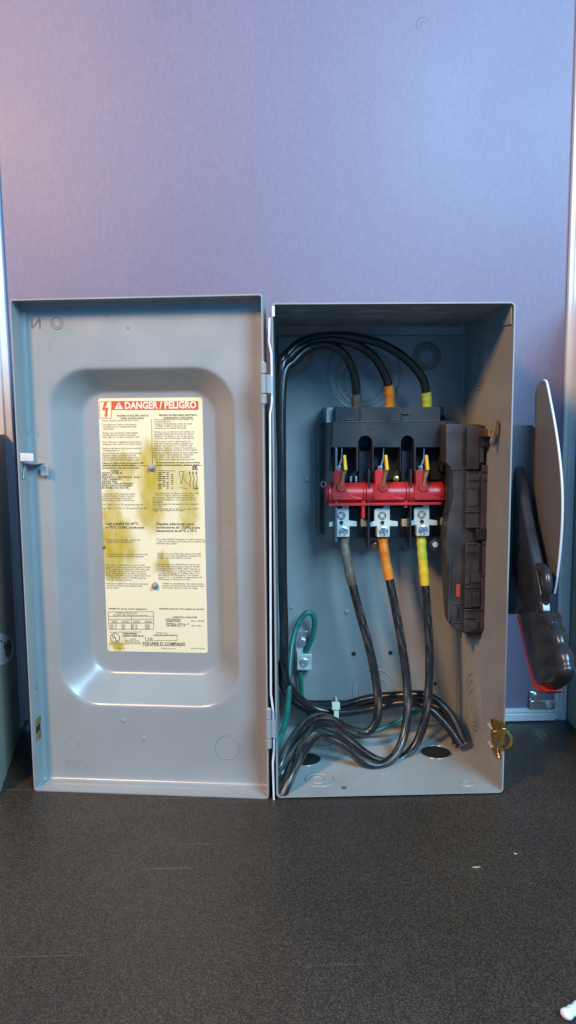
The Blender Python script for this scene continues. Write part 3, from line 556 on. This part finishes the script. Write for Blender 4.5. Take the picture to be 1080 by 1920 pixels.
# latch clip and striker on the left flange
zc = dpx(62, 858, .004)[1]; b = MB()
b.prism([dp(du1-.0002, .002, zc-.0035), dp(du1-.0135, .001, zc-.0035), dp(du1-.0135, .001, zc+.0038), dp(du1-.0002, .002, zc+.0045)], DV*.0016); b.build('latch_tab', M['paint_light'], door, bevel=.0006)
b = MB(); b.prism([dp(du1-.0005, .010, zc-.007), dp(du1-.014, .010, zc-.007), dp(du1-.014, FD, zc-.007), dp(du1-.0005, FD, zc-.007)], (0, 0, .0012))
b.prism([dp(du1-.0005, .004, zc-.020), dp(du1-.0017, .004, zc-.020), dp(du1-.0017, .010, zc-.006), dp(du1-.0005, .010, zc-.006)], DV*.006)
b.prism([dp(du1-.013, FD-.006, zc-.018), dp(du1-.021, FD-.006, zc-.018), dp(du1-.021, FD-.006, zc-.008), dp(du1-.013, FD-.006, zc-.008)], DV*.0012); b.build('latch_bracket', M['paint'], door, bevel=.0005)
z0s, z1s = dpx(85, 1386, .015)[1], dpx(85, 1345, .015)[1]; hs = z1s-z0s; b = MB()
for f0, f1, mk in ((0, .36, 'brass'), (.36, .68, 'cavity_shade'), (.68, 1, 'brass')):
    b = MB(); za, zb = z0s+hs*f0+.0002, z0s+hs*f1-.0002; a = dp(du1-.0001, .0105, 0)
    b.prism([dp(du1+.0002, .0085, za), dp(du1+.0002, .0195, za), dp(du1+.0002, .0195, zb), dp(du1+.0002, .0085, zb)], -DU*(.0012 if mk == 'brass' else .0004)); b.build('striker_plate' if mk == 'brass' else 'striker_slot', M[mk], door, bevel=.0003 if mk == 'brass' else 0)  # the near-black plate between the brass ones paints the slot's shade

# ------------------------------------------------------------------ the switch block inside
base = MB(); base.pbox(600, 793, 838, 1000, .140, PB); base.pbox(612, 764, 832, 792, .150, PB)
base = base.build('switch_base', M['black'], sw, bevel=.0008)
b = MB()                                                             # splayed left cheek: its bluish sheen is put into the lighter colour
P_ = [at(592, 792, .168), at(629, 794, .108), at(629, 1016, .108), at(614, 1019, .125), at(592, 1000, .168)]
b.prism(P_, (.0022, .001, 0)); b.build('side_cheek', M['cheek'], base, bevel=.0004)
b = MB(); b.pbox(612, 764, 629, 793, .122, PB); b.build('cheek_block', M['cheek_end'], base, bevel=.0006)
# line shield: comb-shaped front with arched slots and three windows
def arch(x0, x1, yt): return [(x0+(x1-x0)*(.5-.5*math.cos(math.pi*i/8)), yt+abs(x1-x0)/2*(1-math.sin(math.pi*i/8))) for i in range(9)]
comb = [(624, 789), (862, 789), (862, 884)]
comb += [(858, 884)] + arch(858, 831, 817) + [(831, 884), (828, 884), (828, 839), (780, 839), (780, 884), (776, 884)] + arch(776, 752, 817) + [(752, 884), (750, 884), (750, 839), (701, 839), (701, 884), (698, 884)] + arch(698, 672, 817) + [(672, 884), (668, 884), (668, 839), (622, 839), (622, 884), (619, 884)]
b = MB(); b.pprism(comb, .1080, .132); b.build('line_shield', M['black'], sw, bevel=.0005)
b = MB()
for x0, x1 in ((628, 673), (675, 752), (754, 826)): b.pbox(x0, 763, x1, 791, .1110, .150)
sh = b.build('shield_top', M['black'], sw, bevel=.0007)
b = MB()
for x in (673.5, 753): b.pbox(x-.8, 766, x+.8, 788, .1104, .112)
for x0, x1, y in ((648, 662, 787), (727, 750, 787), (640, 826, 790), (690, 700, 801), (755, 768, 775)): b.pbox(x0, y-1, x1, y+1, .1072, .112)
b.build('shield_rib', M['mech'], sh, bevel=.0002)
b = MB(); b.pbox(832, 778, 846, 792, .128, PB); c = at(838, 783, .127); b.cyl((c.x, .129, c.z), (c.x, .1262, c.z), .0025, n=12); b.build('mounting_ear', M['black_gloss'], base, bevel=.0006)
b = MB(); b.pbox(621, 838, 860, 900, .1335, .1405); b.build('cavity_back', M['cavity_shade'], base)
for x0, x1 in ((672, 698), (752, 776), (831, 858)):
    b = MB(); b.pbox(x0+1, 846, x1-1, 930, .126, .134); b.build('slot_web', M['black_gloss'], base, bevel=.0004)
# phase barriers with sloping lower edges
for px, tip in ((693, 1030), (771, 1030)):
    t0 = at(px, 880, .108); t1 = at(px, tip, .108); x = t1.x; zt_, zl = t0.z, t1.z
    b = MB(); b.prism([(x, .108, zt_), (x, .108, zl), (x, .120, zl), (x, PB, zl+.020), (x, PB, zt_)], (-.0018, 0, 0)); b.build('phase_barrier', M['black'], base, bevel=.0004)
b = MB(); b.pbox(628, 950, 838, 1008, .1330, .141); b.build('lug_bed', M['black'], base, bevel=.0006)
# --- red rotor
YR = .118
c0 = at(609, 926, YR); c1 = at(831, 926, YR); zr = c0.z; rr = .0118; Lr = c1.x-c0.x
def rx(px): return at(px, 926, YR).x
b = MB(); prof = [(0, rr*.80), (.0006, rr*.86)]
for px0, px1 in ((614, 680), (684, 759), (763, 829)):
    a0, a1 = rx(px0)-c0.x, rx(px1)-c0.x; prof += [(a0, rr*.9), (a0+.0008, rr), (a1-.0008, rr), (a1, rr*.9)]
prof += [(Lr-.0004, rr*.86), (Lr, rr*.7)]
b.cyl((c0.x, YR, zr), (c1.x, YR, zr), rr, n=32, prof=prof); rot = b.build('rotor', M['red'], sw, smooth=40)
b = MB(); b.pbox(616, 943, 829, 948, YR-.0128, YR); b.build('rotor_ledge', M['red'], rot, bevel=.0005)
b = MB()
for px, yb in ((681.5, 972), (761, 952)):
    b = MB(); b.cyl((rx(px)-.0012, YR, zr), (rx(px)+.0012, YR, zr), rr*1.05, n=32); b.build('rotor_collar', M['red'], rot, bevel=.0004)
    b = MB(); b.pbox(px-3, 940, px+3, yb, YR-.0118, YR+.004); b.build('collar_tail', M['red'], rot, bevel=.0004)
for px in (628, 706, 782):
    b = MB()                                                          # the holder: swept saddle, forked post and round foot
    b.pprism([(px-2, 905), (px-3, 884), (px+3, 881), (px+14, 882), (px+18, 888), (px+19, 912), (px+22, 920), (px+34, 930), (px+52, 934), (px+50, 938), (px-4, 938), (px-8, 925)], YR-.0124, YR)
    b.build('blade_holder', M['red'], rot, bevel=.0008)
    f = at(px+12, 913, YR-.0128); b = MB(); b.cyl((f.x, YR-.006, f.z), (f.x, YR-.0142, f.z), .0052, n=20, prof=[(0, .0058), (.006, .0056), (.0082, .0046)]); b.build('holder_foot', M['red'], rot)
    b = MB(); b.pprism([(px+10, 912), (px+15, 880), (px+18, 862), (px+22, 864), (px+22, 884), (px+17, 900), (px+15, 914)], YR-.0152, YR-.0128); b.build('knife_blade', M['bronze'], rot, bevel=.0002)
    b = MB(); a = [(px+15.5, 854), (px+20.5, 853), (px+23.5, 881), (px+17.5, 882)]
    b.pprism(a, YR-.0190, YR-.0125); b.build('yellow_tip', M['yellow'], rot, bevel=.0006)
    b = MB(); b.pprism([(px+11, 860), (px+12.5, 838), (px+14.5, 842), (px+13.5, 864), (px+8, 878), (px+6, 876)], .124, .132); b.pbox(px+2, 874, px+11, 881, .122, .132); b.build('jaw_contact', M['steel'], base, bevel=.0002)
# --- load lugs
for i, (px, dy) in enumerate(((625, 0), (702, 0), (776, -2))):
    lug = MB(); y0 = YR-.004
    lug.pprism([(px, 956+dy), (px+3, 953+dy), (px+17, 953+dy), (px+17, 948+dy), (px+29, 948+dy), (px+29, 976+dy), (px+44, 978+dy), (px+44, 987+dy), (px+1, 987+dy), (px-8, 988+dy), (px-8, 980+dy), (px, 977+dy)], y0, y0+.0022)
    if i == 2: pass
    lug = lug.build('load_lug', M['zinc'], sw, bevel=.0004)
    c = at(px+14.5, 967+dy, y0); b = MB(); b.torus((c.x, y0-.0001, c.z), fr, .0040, .00045, n=28, m=6)
    for k in range(4):
        a0 = math.pi/2*k+.2; a1 = a0+math.pi/2; rr2 = .0032
        b.tube([(c.x+rr2*math.cos(a0), y0-.0001, c.z+rr2*math.sin(a0)), (c.x+rr2*math.cos(a1), y0-.0001, c.z+rr2*math.sin(a1))], .00042, n=6)
    b.build('stamped_mark', M['ink'], lug)
    c = at(px+15, 980+dy, y0); b = MB(); b.cyl((c.x, y0+.0005, c.z), (c.x, y0-.0004, c.z), .0022, n=14); b.build('lug_hole', M['cavity_shade'], lug)  # flat near-black disc, hole shade as colour
    bx0 = px+5 if i else px+6.5
    b = MB(); b.pbox(bx0, 985.5+dy, bx0+24, 1007+dy, y0-.0065, y0+.008); b.build('lug_body', M['zinc'], lug, bevel=.0006)
    c = at(bx0+12, 996+dy, y0-.0065); b = MB(); b.cyl((c.x, c.y+.0005, c.z), (c.x, c.y-.0012, c.z), .0049, n=24, prof=[(0, .0052), (.0010, .0050), (.0013, .0042), (.0007, .0040), (.0007, .0001)]); scw = b.build('lug_screw', M['steel'], lug)
    sa = (.5, 1.9, .25)[i]; dx, dz = math.cos(sa)*.0036, math.sin(sa)*.0036; ex, ez = -math.sin(sa)*.0006, math.cos(sa)*.0006
    b = MB(); b.prism([(c.x+dx+ex, c.y-.0012, c.z+dz+ez), (c.x-dx+ex, c.y-.0012, c.z-dz+ez), (c.x-dx-ex, c.y-.0012, c.z-dz-ez), (c.x+dx-ex, c.y-.0012, c.z+dz-ez)], (0, .0006, 0)); b.build('screw_slot', M['scratch'], lug)
    b = MB(); b.pbox(px+52, 973+dy, px+68, 988+dy, YR+.006, .134); b.build('terminal_stub', M['zinc'], lug, bevel=.001)
# brass screws of the base
for px, py, y in ((743, 898, .1235), (702, 1022, .150)):
    c = at(px, py, y); b = MB(); b.cyl((c.x, y+.006, c.z), (c.x, y-.001, c.z), .0038, n=18, prof=[(0, .0038), (.0050, .0038), (.0062, .0030), (.0068, .0012)]); s_ = b.build('base_screw', M['brass'], base)
    b = MB()
    for k in range(2):
        a = .6+k*math.pi/2; b.tube([(c.x+math.cos(a)*.0022, y-.0004, c.z+math.sin(a)*.0022), (c.x-math.cos(a)*.0022, y-.0004, c.z-math.sin(a)*.0022)], .0005, n=6)
    b.build('screw_cross', M['ink'], base)
b = MB(); c = at(606, 908, .11); b.torus(c, (-.6, -1, 0), .0028, .0006, n=16, m=6); b.build('spring_end', M['steel'], base)
for px in (658, 668):
    b = MB(); b.pbox(px-2, 893, px+2, 903, .1265, .134); b.build('contact_clip', M['steel'], base, bevel=.0003)

# --- operating mechanism hung beside the right wall
YM = .072
mech = MB()
mech.pprism([(836, 800), (900, 796), (917, 800), (917, 1010), (918, 1090), (914, 1188), (908, 1197), (884, 1199), (872, 1188), (858, 1182), (848, 1176), (844, 1160), (838, 1062), (836, 1012), (842, 966), (850, 930), (848, 880), (836, 868)], YM+.012, .112)
mech = mech.build('operating_mechanism', M['mech'], sw, bevel=.0012)
def mb_(name, rects, mk, yf, yb, bev=.0004):
    b = MB()
    for q in rects: b.pbox(*q, yf, yb)
    return b.build(name, M[mk], mech, bevel=bev)
for q in ((876, 800, 900, 880), (874, 884, 916, 990), (872, 1018, 908, 1140), (870, 1142, 905, 1185)): mb_('cover_plate', [q], 'mech', YM+.004, YM+.02, .0008)
for q in ((901, 806, 908, 868), (903, 872, 917, 992), (905, 1014, 914, 1080), (902, 1084, 911, 1180)): mb_('cover_rib', [q], 'mech', YM+.001, YM+.02, .0006)
for q in ((878, 884.5, 897, 887.5), (878, 900.5, 897, 903.5), (877, 1020, 896, 1023), (877, 1036, 896, 1039), (875, 1144, 893, 1146.5), (874, 1159, 892, 1162), (904, 884, 916, 888), (906, 900, 916, 904), (902, 1020, 913, 1023), (901, 1144, 909, 1146)): mb_('slot_shade_bar', [q], 'cavity_shade', YM+.0005 if q[0] > 900 else YM+.0035, YM+.02, 0)  # raised near-black bars paint the shade of vent slots
b = MB()
for q in ((874, 914, 897, 916), (874, 947, 897, 949.5), (874, 914, 876, 949), (895, 914, 897, 949)): b.pbox(*q, YM+.0025, YM+.02)
b.build('frame_rib', M['mech'], mech, bevel=.0002)
mb_('dark_catch', [(893, 992, 918, 1013)], 'black', YM-.001, YM+.02, .0008)
mb_('raised_pad', [(884, 1077, 902, 1093)], 'mech', YM+.002, YM+.02, .0006); mb_('raised_pad', [(882, 1168, 897, 1181)], 'mech', YM+.002, YM+.02, .0006)
mb_('orange_indicator', [(855.5, 1096, 863.5, 1120)], 'orange_mark', YM+.0108, YM+.02, .0006)
b = MB(); t = at(858, 800, .088); u_ = at(852, 962, .088); b.cyl((t.x, .095, t.z), (u_.x, .095, u_.z), .0088, n=24); b.build('shaft_housing', M['black_gloss'], mech)
b = MB(); t = at(868, 800, .084); u_ = at(868, 880, .084); b.tube([(t.x, .085, t.z), (t.x, .085, u_.z)], .0016, n=8); b.build('housing_seam', M['mech'], mech)
mb_('housing_band', [(836, 795, 874, 802)], 'mech', .084, .14, .0006)
b = MB(); b.pbox(846, 877, 876, 882, .083, .11); b.build('housing_band', M['mech'], mech, bevel=.0006)
b = MB(); b.pprism([(806, 1018), (816, 1009), (842, 1020), (860, 1018), (862, 1044), (832, 1040), (808, 1031)], .108, .114); b.build('mounting_tab', M['black_gloss'], mech, bevel=.0006)
c = at(816, 1021, .1078); b = MB(); b.cyl((c.x, .1085, c.z), (c.x, .1070, c.z), .0030, n=14); b.build('tab_screw', M['zinc'], mech)
b = MB(); b.pprism([(838, 948), (850, 944), (862, 956), (860, 1000), (840, 1006)], .100, .13); b.build('lower_arm', M['mech'], mech, bevel=.0008)
b = MB(); c = at(864, 1190, .084); b.box((c.x-.002, .086, c.z-.004), (c.x+.002, .094, c.z+.004)); b.build('mechanism_foot', M['mech'], mech, bevel=.0006)
for q in ((841, 1048, 846, 1165), (867, 1016, 871, 1184), (851, 1130, 866, 1134), (852, 1166, 868, 1169), (872, 958, 902, 961), (873, 1100, 904, 1103), (872, 1060, 881, 1096), (886, 1110, 900, 1138)): mb_('side_rib', [q], 'mech', YM+(.0105 if q[0] < 869 else .0022), YM+.02, .0005)
for q in ((866, 808, 873, 872), (857, 1138, 862, 1160), (898, 1024, 903, 1074), (898, 1104, 902, 1138), (898, 892, 902, 984)): mb_('groove_shade_bar', [q], 'cavity_shade', YM+(.0115 if q[0] < 880 else .0036), YM+.02, 0)  # groove shade painted as near-black bars on the surface
# bronze interlock lever
b = MB(); b.pprism([(929, 789), (936, 788), (937, 795), (925, 834), (919, 836), (918, 830)], .030, .0325)
p = at(922, 812, .033); b.box((p.x-.004, .0322, p.z-.0035), (p.x+.0015, .066, p.z+.0035)); b.build('interlock_lever', M['bronze'], sw, bevel=.0005)
b = MB(); b.pprism([(903, 812), (917, 812), (917, 838), (903, 838)], .066, .080); b.build('lever_pivot', M['black'], mech, bevel=.0008)
# --- brass latch on the right front edge
lz = at(937, 1382, .0).z; lat = MB()
def wy(px, py): q = atx(px, py, INX-.0012); return (INX-.0012, q.y, q.z)
lat.prism([wy(x, y) for x, y in ((923, 1347), (928, 1348), (932, 1362), (934, 1398), (938, 1422), (932, 1420), (926, 1408), (924, 1404))], (-.0016, 0, 0))
lat = lat.build('door_latch', M['brass'], sw, bevel=.0004)
b = MB(); b.prism([wy(x, y) for x, y in ((930, 1356), (944, 1352), (951, 1366), (946, 1398), (936, 1402))], (-.0045, 0, 0)); b.build('latch_cam', M['brass'], lat, bevel=.001)
b = MB(); b.tube(spline([(INX-.006, at(936, 1350, 0).y+.006, lz+.013), (INX-.003, -.003, lz+.012), (INX+.0045, -.006, lz+.003), (INX+.0055, -.0055, lz-.004), (INX+.002, -.003, lz-.0095), (INX-.004, .004, lz-.011)], 8), .0023, n=12); b.build('latch_curl', M['brass'], lat)
for py in (1366, 1400):
    b = MB(); q = wy(926, py); b.box((q[0]-.003, q[1]-.001, q[2]-.0008), (q[0]+.001, q[1]+.012, q[2]+.0008)); b.build('latch_tongue', M['paint_light'], lat, bevel=.0003)
b = MB(); q = wy(936, 1372); b.cyl((q[0]-.0018, q[1], q[2]), (q[0]-.0062, q[1], q[2]), .0026, n=14); b.build('latch_rivet', M['brass'], lat)

# --- external operating handle on the right side
XG = at(1052, 930, -.038).x
def gy(px, py, x=None): q = atx(px, py, XG if x is None else x); return (q.x, q.y, q.z)
gpts = [(1003, 800), (1003, 742), (1006, 727), (1012, 716), (1018, 713), (1023, 718), (1030, 752), (1038, 795), (1046, 850), (1051, 905), (1052, 955), (1050, 1005), (1046, 1050), (1041, 1090), (1037, 1112), (1010, 1122), (1000, 1120), (1000, 960)]
gs = [gy(x, y) for x, y in gpts]
b = MB(); b.prism(gs, (.0024, 0, 0)); gp = b.build('handle_guard', M['guard'], sw)
b = MB(); b.tube(spline([(g[0]+.0012, g[1]-.0002, g[2]) for g in gs[4:15]], 6), .0011, n=8); b.build('guard_rim', M['alu'], gp)
yb_ = gy(1000, 960)[1]
zt1, zb1 = gy(1000, 797)[2], gy(1000, 1156)[2]
b = MB(); b.prism([(W_-.001, yb_+.002, zb1), (XG+.001, yb_+.002, zb1), (XG+.001, yb_+.002, zt1-.004), (XG-.003, yb_+.002, zt1), (W_-.001, yb_+.002, zt1)], (0, .0022, 0)); brk = b.build('handle_bracket', M['bracket_shade'], sw)
for px in (975.5, 982):
    b = MB(); c = at(px, 924, yb_+.002); b.cyl((c.x, yb_+.0025, c.z), (c.x, yb_+.0008, c.z), .0013, n=12); b.build('rivet', M['steel'], brk)
XA = (W_+XG)/2-.003                                                     # plane of the lever arm
def ay(px, py, x=XA): q = atx(px, py, x); return Vector((q.x, q.y, q.z))
# lever arm: curved black strap from the pivot behind the edge down to the grip
b = MB()
arm = [(958, 850), (972, 905), (980, 960), (990, 1010), (1002, 1065), (1012, 1120), (1015, 1150), (985, 1160), (972, 1120), (962, 1080), (952, 1030), (946, 940), (944, 870)]
b.prism([ay(x, y) for x, y in arm], (.010, 0, 0)); hnd = b.build('operating_handle', M['gripblack'], sw, bevel=.0022)
b = MB(); q = ay(952, 905); b.cyl((W_-.0008, q.y, q.z), (XA+.004, q.y, q.z), .011, n=24); b.build('handle_pivot', M['gripblack'], hnd, bevel=.001)
XH = XA+.009
LE = spline([ay(x-2, y-3, XH) for x, y in ((981, 1138), (984, 1165), (990, 1200), (1000, 1243), (1011, 1275), (1024, 1294))], 8)
RE = spline([ay(x-2, y-3, XH) for x, y in ((1034, 1141), (1046, 1166), (1056, 1196), (1066, 1230), (1071, 1262), (1056, 1294))], 8)
RS = []; nr_ = len(LE)
for j, (l_, r_) in enumerate(zip(LE, RE)):                             # ribbed grip lofted along its axis
    t = j/(nr_-1); rip = max(0.0, 1-2*abs(((t-.03)*4.4) % 1-.5))**.55 if .03 < t < .94 else 0
    end = min(1, math.sqrt(max(.0, t)/.07+.08), math.sqrt(max(.0, 1-t)/.10+.08)); mid = (l_+r_)/2; hw = (r_-l_)/2; ring = []
    for i in range(28):
        th = 2*math.pi*i/28; c_, s_ = math.cos(th), math.sin(th); sx = math.copysign(abs(s_)**.75, s_); cx = math.copysign(abs(c_)**.8, c_)
        w = min(1, max(0, (c_+.25)/.5)); q = mid+hw*cx*(1-.07*(1-rip)*w)*(.6+.4*end); q = q+Vector((.0115*sx*(.80+.22*rip*w+.05*(1-w))*end, 0, 0)); ring.append(Vector((q.x+XH-mid.x, q.y, q.z)))
    RS.append(ring)
b = MB(); b.rings(RS, True, True); b.build('grip', M['gripblack'], hnd, smooth=70)
rl = [(973, 1150), (979, 1158), (988, 1200), (1000, 1244), (1011, 1276), (1019, 1290), (1026, 1297), (1024, 1303), (1010, 1302), (1001, 1292), (993, 1262), (980, 1205), (970, 1158)]
b = MB(); b.prism([ay(x-2, y-3, XH-.0080) for x, y in rl], (.016, 0, 0)); b.build('grip_back', M['redgrip'], hnd, bevel=.002)
b = MB(); b.tube(spline([ay(x, y, XH-.004) for x, y in ((990, 1078), (1003, 1066), (1015, 1064), (1024, 1074), (1027, 1096), (1023, 1118), (1020, 1142))], 6), .0042, n=14); b.build('padlock_loop', M['gripblack'], hnd)

# --- ground lug on the rear panel
gl_ = MB(); gl_.pbox(554, 1183, 580, 1258, .168, PB+.0005); gl_ = gl_.build('ground_lug', M['steel'], sw, bevel=.0006)
c = at(567, 1204, .168); b = MB(); b.cyl((c.x, .1685, c.z), (c.x, .1640, c.z), .0052, n=6); b.build('hex_screw', M['steel'], gl_, bevel=.0005)
b = MB(); b.pbox(557, 1227, 585, 1257, .156, .1685); b.build('lug_body', M['zinc'], gl_, bevel=.0008)
c = at(570, 1242, .156); b = MB(); b.cyl((c.x, .1562, c.z), (c.x, .1548, c.z), .0050, n=20, prof=[(0, .0052), (.0010, .0050), (.0014, .0040), (.0004, .0034), (.0004, .0001)]); b.build('clamp_screw', M['steel'], gl_)

# ------------------------------------------------------------------ cables
def strip(pts): return [at(x, y, d) for x, y, d in pts]
def part_of(path, f0, f1): n = len(path)-1; return path[int(f0*n):int(f1*n)+1]
def cable(name, label, pts, r, material, sleeves=(), group=None, cat='cable', end=None):
    path = spline(pts, 10); low = min(path, key=lambda p: p.z); t = thing(name, (low.x, low.y, low.z-r), label, cat, group)
    b = MB(); b.tube(path, r, n=16); b.build('jacket', M[material], t, smooth=60)
    for f0, f1, mk, nm in sleeves:
        b = MB(); sp = part_of(path, f0, f1); b.tube(sp, r*1.13, n=16, rv=lambda q: 1+.05*math.sin(q*17)+.03*math.sin(q*41)); b.build(nm, M[mk], t, smooth=60)
    if end is not None:
        d = (path[-1]-path[-2]).normalized(); b = MB()
        for k in range(7):
            a = k*math.pi/3; off = d.orthogonal().normalized()*(0 if k == 6 else r*.55); off.rotate(Matrix.Rotation(a, 3, d)); b.cyl(path[-1]+off-d*.002, path[-1]+off+d*end, r*.26, n=8)
        b.build('copper_strands', M['copper'], t)
    return t
# line side: over the top, down the left wall, tied, out along the rear of the floor
def xw(y_, k=0): return .0012+.0045*(y_/D_)+T_+.0052                     # centre of a cable lying on the left wall
def line_cable(idx, top, arch_, yw, label, bundle, sleeves):
    pts = strip(top+arch_); x0 = xw(yw)
    for z in (.300, .250, .200, .150, .115): pts.append(Vector((x0+(.0008 if z < .2 else 0), yw+(.115-z if z < .115 else 0)*.2, z)))
    pts += strip(bundle)
    cable('line_cable', label, pts, .0046, 'cable', sleeves, 'black cables looping over the top of the switch', end=.0015)
line_cable(0, [(668, 800, .128), (668, 770, .126)], [(668, 735, .121), (663, 700, .114), (645, 664, .105), (615, 647, .098), (582, 651, .092), (552, 676, .086), (530, 716, .080)], .070,
           'black cable with brown tape above the left pole of the switch', [(541, 1284, .118), (578, 1322, .128), (628, 1336, .128), (690, 1330, .126), (752, 1318, .120), (800, 1326, .110), (838, 1360, .100), (864, 1397, .088)], [(0.0, .095, 'tape_brown', 'tape_sleeve')])
line_cable(1, [(731, 800, .128), (731, 770, .126)], [(730, 735, .122), (722, 703, .117), (700, 668, .112), (664, 645, .106), (622, 636, .100), (580, 643, .094), (545, 667, .088), (527, 706, .082)], .0800,
           'black cable with orange tape above the middle pole of the switch', [(533, 1290, .142), (572, 1328, .150), (628, 1326, .146), (690, 1310, .142), (752, 1303, .134), (806, 1306, .122), (846, 1342, .108), (870, 1393, .092)], [(0.0, .11, 'tape_orange', 'tape_sleeve')])
line_cable(2, [(802, 800, .128), (801, 770, .126)], [(799, 735, .122), (790, 706, .118), (760, 672, .114), (715, 645, .110), (664, 632, .106), (615, 630, .100), (570, 639, .094), (540, 664, .088), (526, 700, .084)], .0895,
           'black cable with lime tape above the right pole of the switch', [(528, 1276, .152), (565, 1316, .160), (628, 1320, .156), (690, 1318, .154), (752, 1311, .146), (812, 1322, .134), (848, 1352, .116), (856, 1396, .098)], [(0.0, .088, 'tape_lime', 'tape_sleeve')])
# load side: down from the lugs, swing left along the floor
G2 = 'scuffed black cables hanging from the lower lugs'
cable('load_cable', 'scuffed black cable with brown tape hanging from the left lower lug', strip([(645, 998, .118), (647, 1030, .116), (657, 1080, .112), (672, 1140, .108), (690, 1205, .104), (703, 1265, .100), (709, 1320, .098), (704, 1356, .098), (684, 1374, .096), (652, 1366, .090), (620, 1349, .082), (592, 1346, .072), (563, 1366, .056), (542, 1398, .040), (527, 1432, .026), (520, 1449, .022)]), .0046, 'cable_dirty', [(.01, .155, 'tape_brown', 'tape_sleeve')], G2)
cable('load_cable', 'scuffed black cable with orange tape hanging from the middle lower lug', strip([(717, 998, .118), (720, 1030, .116), (728, 1075, .113), (740, 1135, .110), (752, 1200, .106), (762, 1270, .100), (764, 1330, .090), (756, 1385, .078), (737, 1420, .066), (708, 1436, .058), (678, 1426, .058), (646, 1400, .060), (616, 1384, .058), (590, 1386, .048), (566, 1414, .032), (546, 1455, .014), (533, 1484, .006), (527, 1496, .004)]), .0046, 'cable_dirty', [(.01, .130, 'tape_orange', 'tape_sleeve')], G2)
cable('load_cable', 'scuffed black cable with yellow tape hanging from the right lower lug', strip([(790, 996, .118), (791, 1030, .116), (796, 1085, .113), (801, 1150, .110), (805, 1220, .106), (804, 1290, .100), (796, 1350, .094), (779, 1396, .088), (750, 1424, .082), (716, 1428, .076), (684, 1412, .076), (650, 1384, .078), (618, 1362, .078), (590, 1360, .068), (562, 1388, .050), (543, 1416, .034), (530, 1446, .020), (522, 1462, .016)]), .0046, 'cable_dirty', [(.01, .088, 'tape_lime', 'tape_sleeve'), (.088, .130, 'tape_yellow', 'tape_sleeve')], G2)
# green ground wires
cable('ground_wire', 'green wire looping up and over into the silver ground lug', strip([(516, 1412, .040), (523, 1388, .055), (535, 1355, .078), (541, 1310, .105), (543, 1255, .125), (548, 1205, .140), (560, 1168, .148), (574, 1150, .150), (586, 1152, .152), (590, 1170, .155), (585, 1195, .158), (577, 1215, .161), (571, 1236, .163)]), .0030, 'green', (), None, 'wire')
cable('ground_wire', 'green wire running down out of the ground lug behind the cables', strip([(563, 1250, .163), (564, 1275, .163), (567, 1310, .164), (578, 1340, .160), (600, 1362, .146), (640, 1374, .132), (690, 1374, .126), (735, 1358, .126), (768, 1340, .130), (800, 1330, .140), (836, 1352, .128)]), .0026, 'green', (), None, 'wire')
# nylon tie round the bundle
tie = thing('cable_tie', at(629, 1345, .12), 'ivory nylon tie round the bundled black cables on the floor', 'cable tie')
b = MB(); c = at(630, 1330, .140); b.torus(c, (1, 0, .05), .0125, .0011, n=32, m=6, ry=.0225, up=(0, 0, 1)); b.build('strap', M['nylon'], tie)
b = MB(); b.pbox(622.5, 1319, 637.5, 1332, .1135, .121); b.pbox(626, 1332, 634.5, 1346, .1150, .1200); b.build('tie_head', M['nylon'], tie, bevel=.0008)

# ------------------------------------------------------------------ small loose things
def chip(name, px, py, z, mk, label, cat, rx_, ry_, h, ang):
    c = atz(px, py, z); b = MB(); n = 9; RS = []
    for hh, k in ((0, .8), (h*.4, 1), (h, .55)):
        RS.append([(c.x+math.cos(ang)*rx_*k*math.cos(2*math.pi*i/n)*(1+.25*math.sin(i*2.3))-math.sin(ang)*ry_*k*math.sin(2*math.pi*i/n), c.y+math.sin(ang)*rx_*k*math.cos(2*math.pi*i/n)+math.cos(ang)*ry_*k*math.sin(2*math.pi*i/n), z+hh+.0001) for i in range(n)])
    b.rings(RS, True, True); return tag(b.build(name, M[mk], smooth=30), label, cat)
chip('brown_flake', 645, 1478, INZ, 'crumb', 'small dark brown flake lying on the enclosure floor', 'flake', .0028, .0022, .0016, -.5)
chip('pale_splinter', 893, 1627, 0, 'straw', 'tiny pale splinter lying on the dark counter', 'splinter', .0040, .0006, .0008, .05)
chip('lint_speck', 966, 1601, 0, 'white', 'tiny white lint speck near the pale splinter', 'lint', .0016, .0004, .0004, -.7)
c0 = atz(1056, 1905, .003); c1 = atz(1092, 1884, .003); b = MB()
RS = []; path = [c0+(c1-c0)*t for t in (0, .04, .12, .25, .3, .5, .55, .8, 1.2)]; prof = [.15, .7, 1, 1, .8, 1, .8, 1, 1]; d = (c1-c0).normalized(); sd = d.cross(Vector((0, 0, 1)))
for p, k in zip(path, prof): RS.append([p+sd*math.cos(2*math.pi*i/16)*0.0042*k+Vector((0, 0, 1))*(math.sin(2*math.pi*i/16)*.0030*k) for i in range(16)])
b.rings(RS, True, True); tag(b.build('plastic_peg', M['white'], smooth=50), 'white ribbed plastic peg end lying on the counter', 'peg')
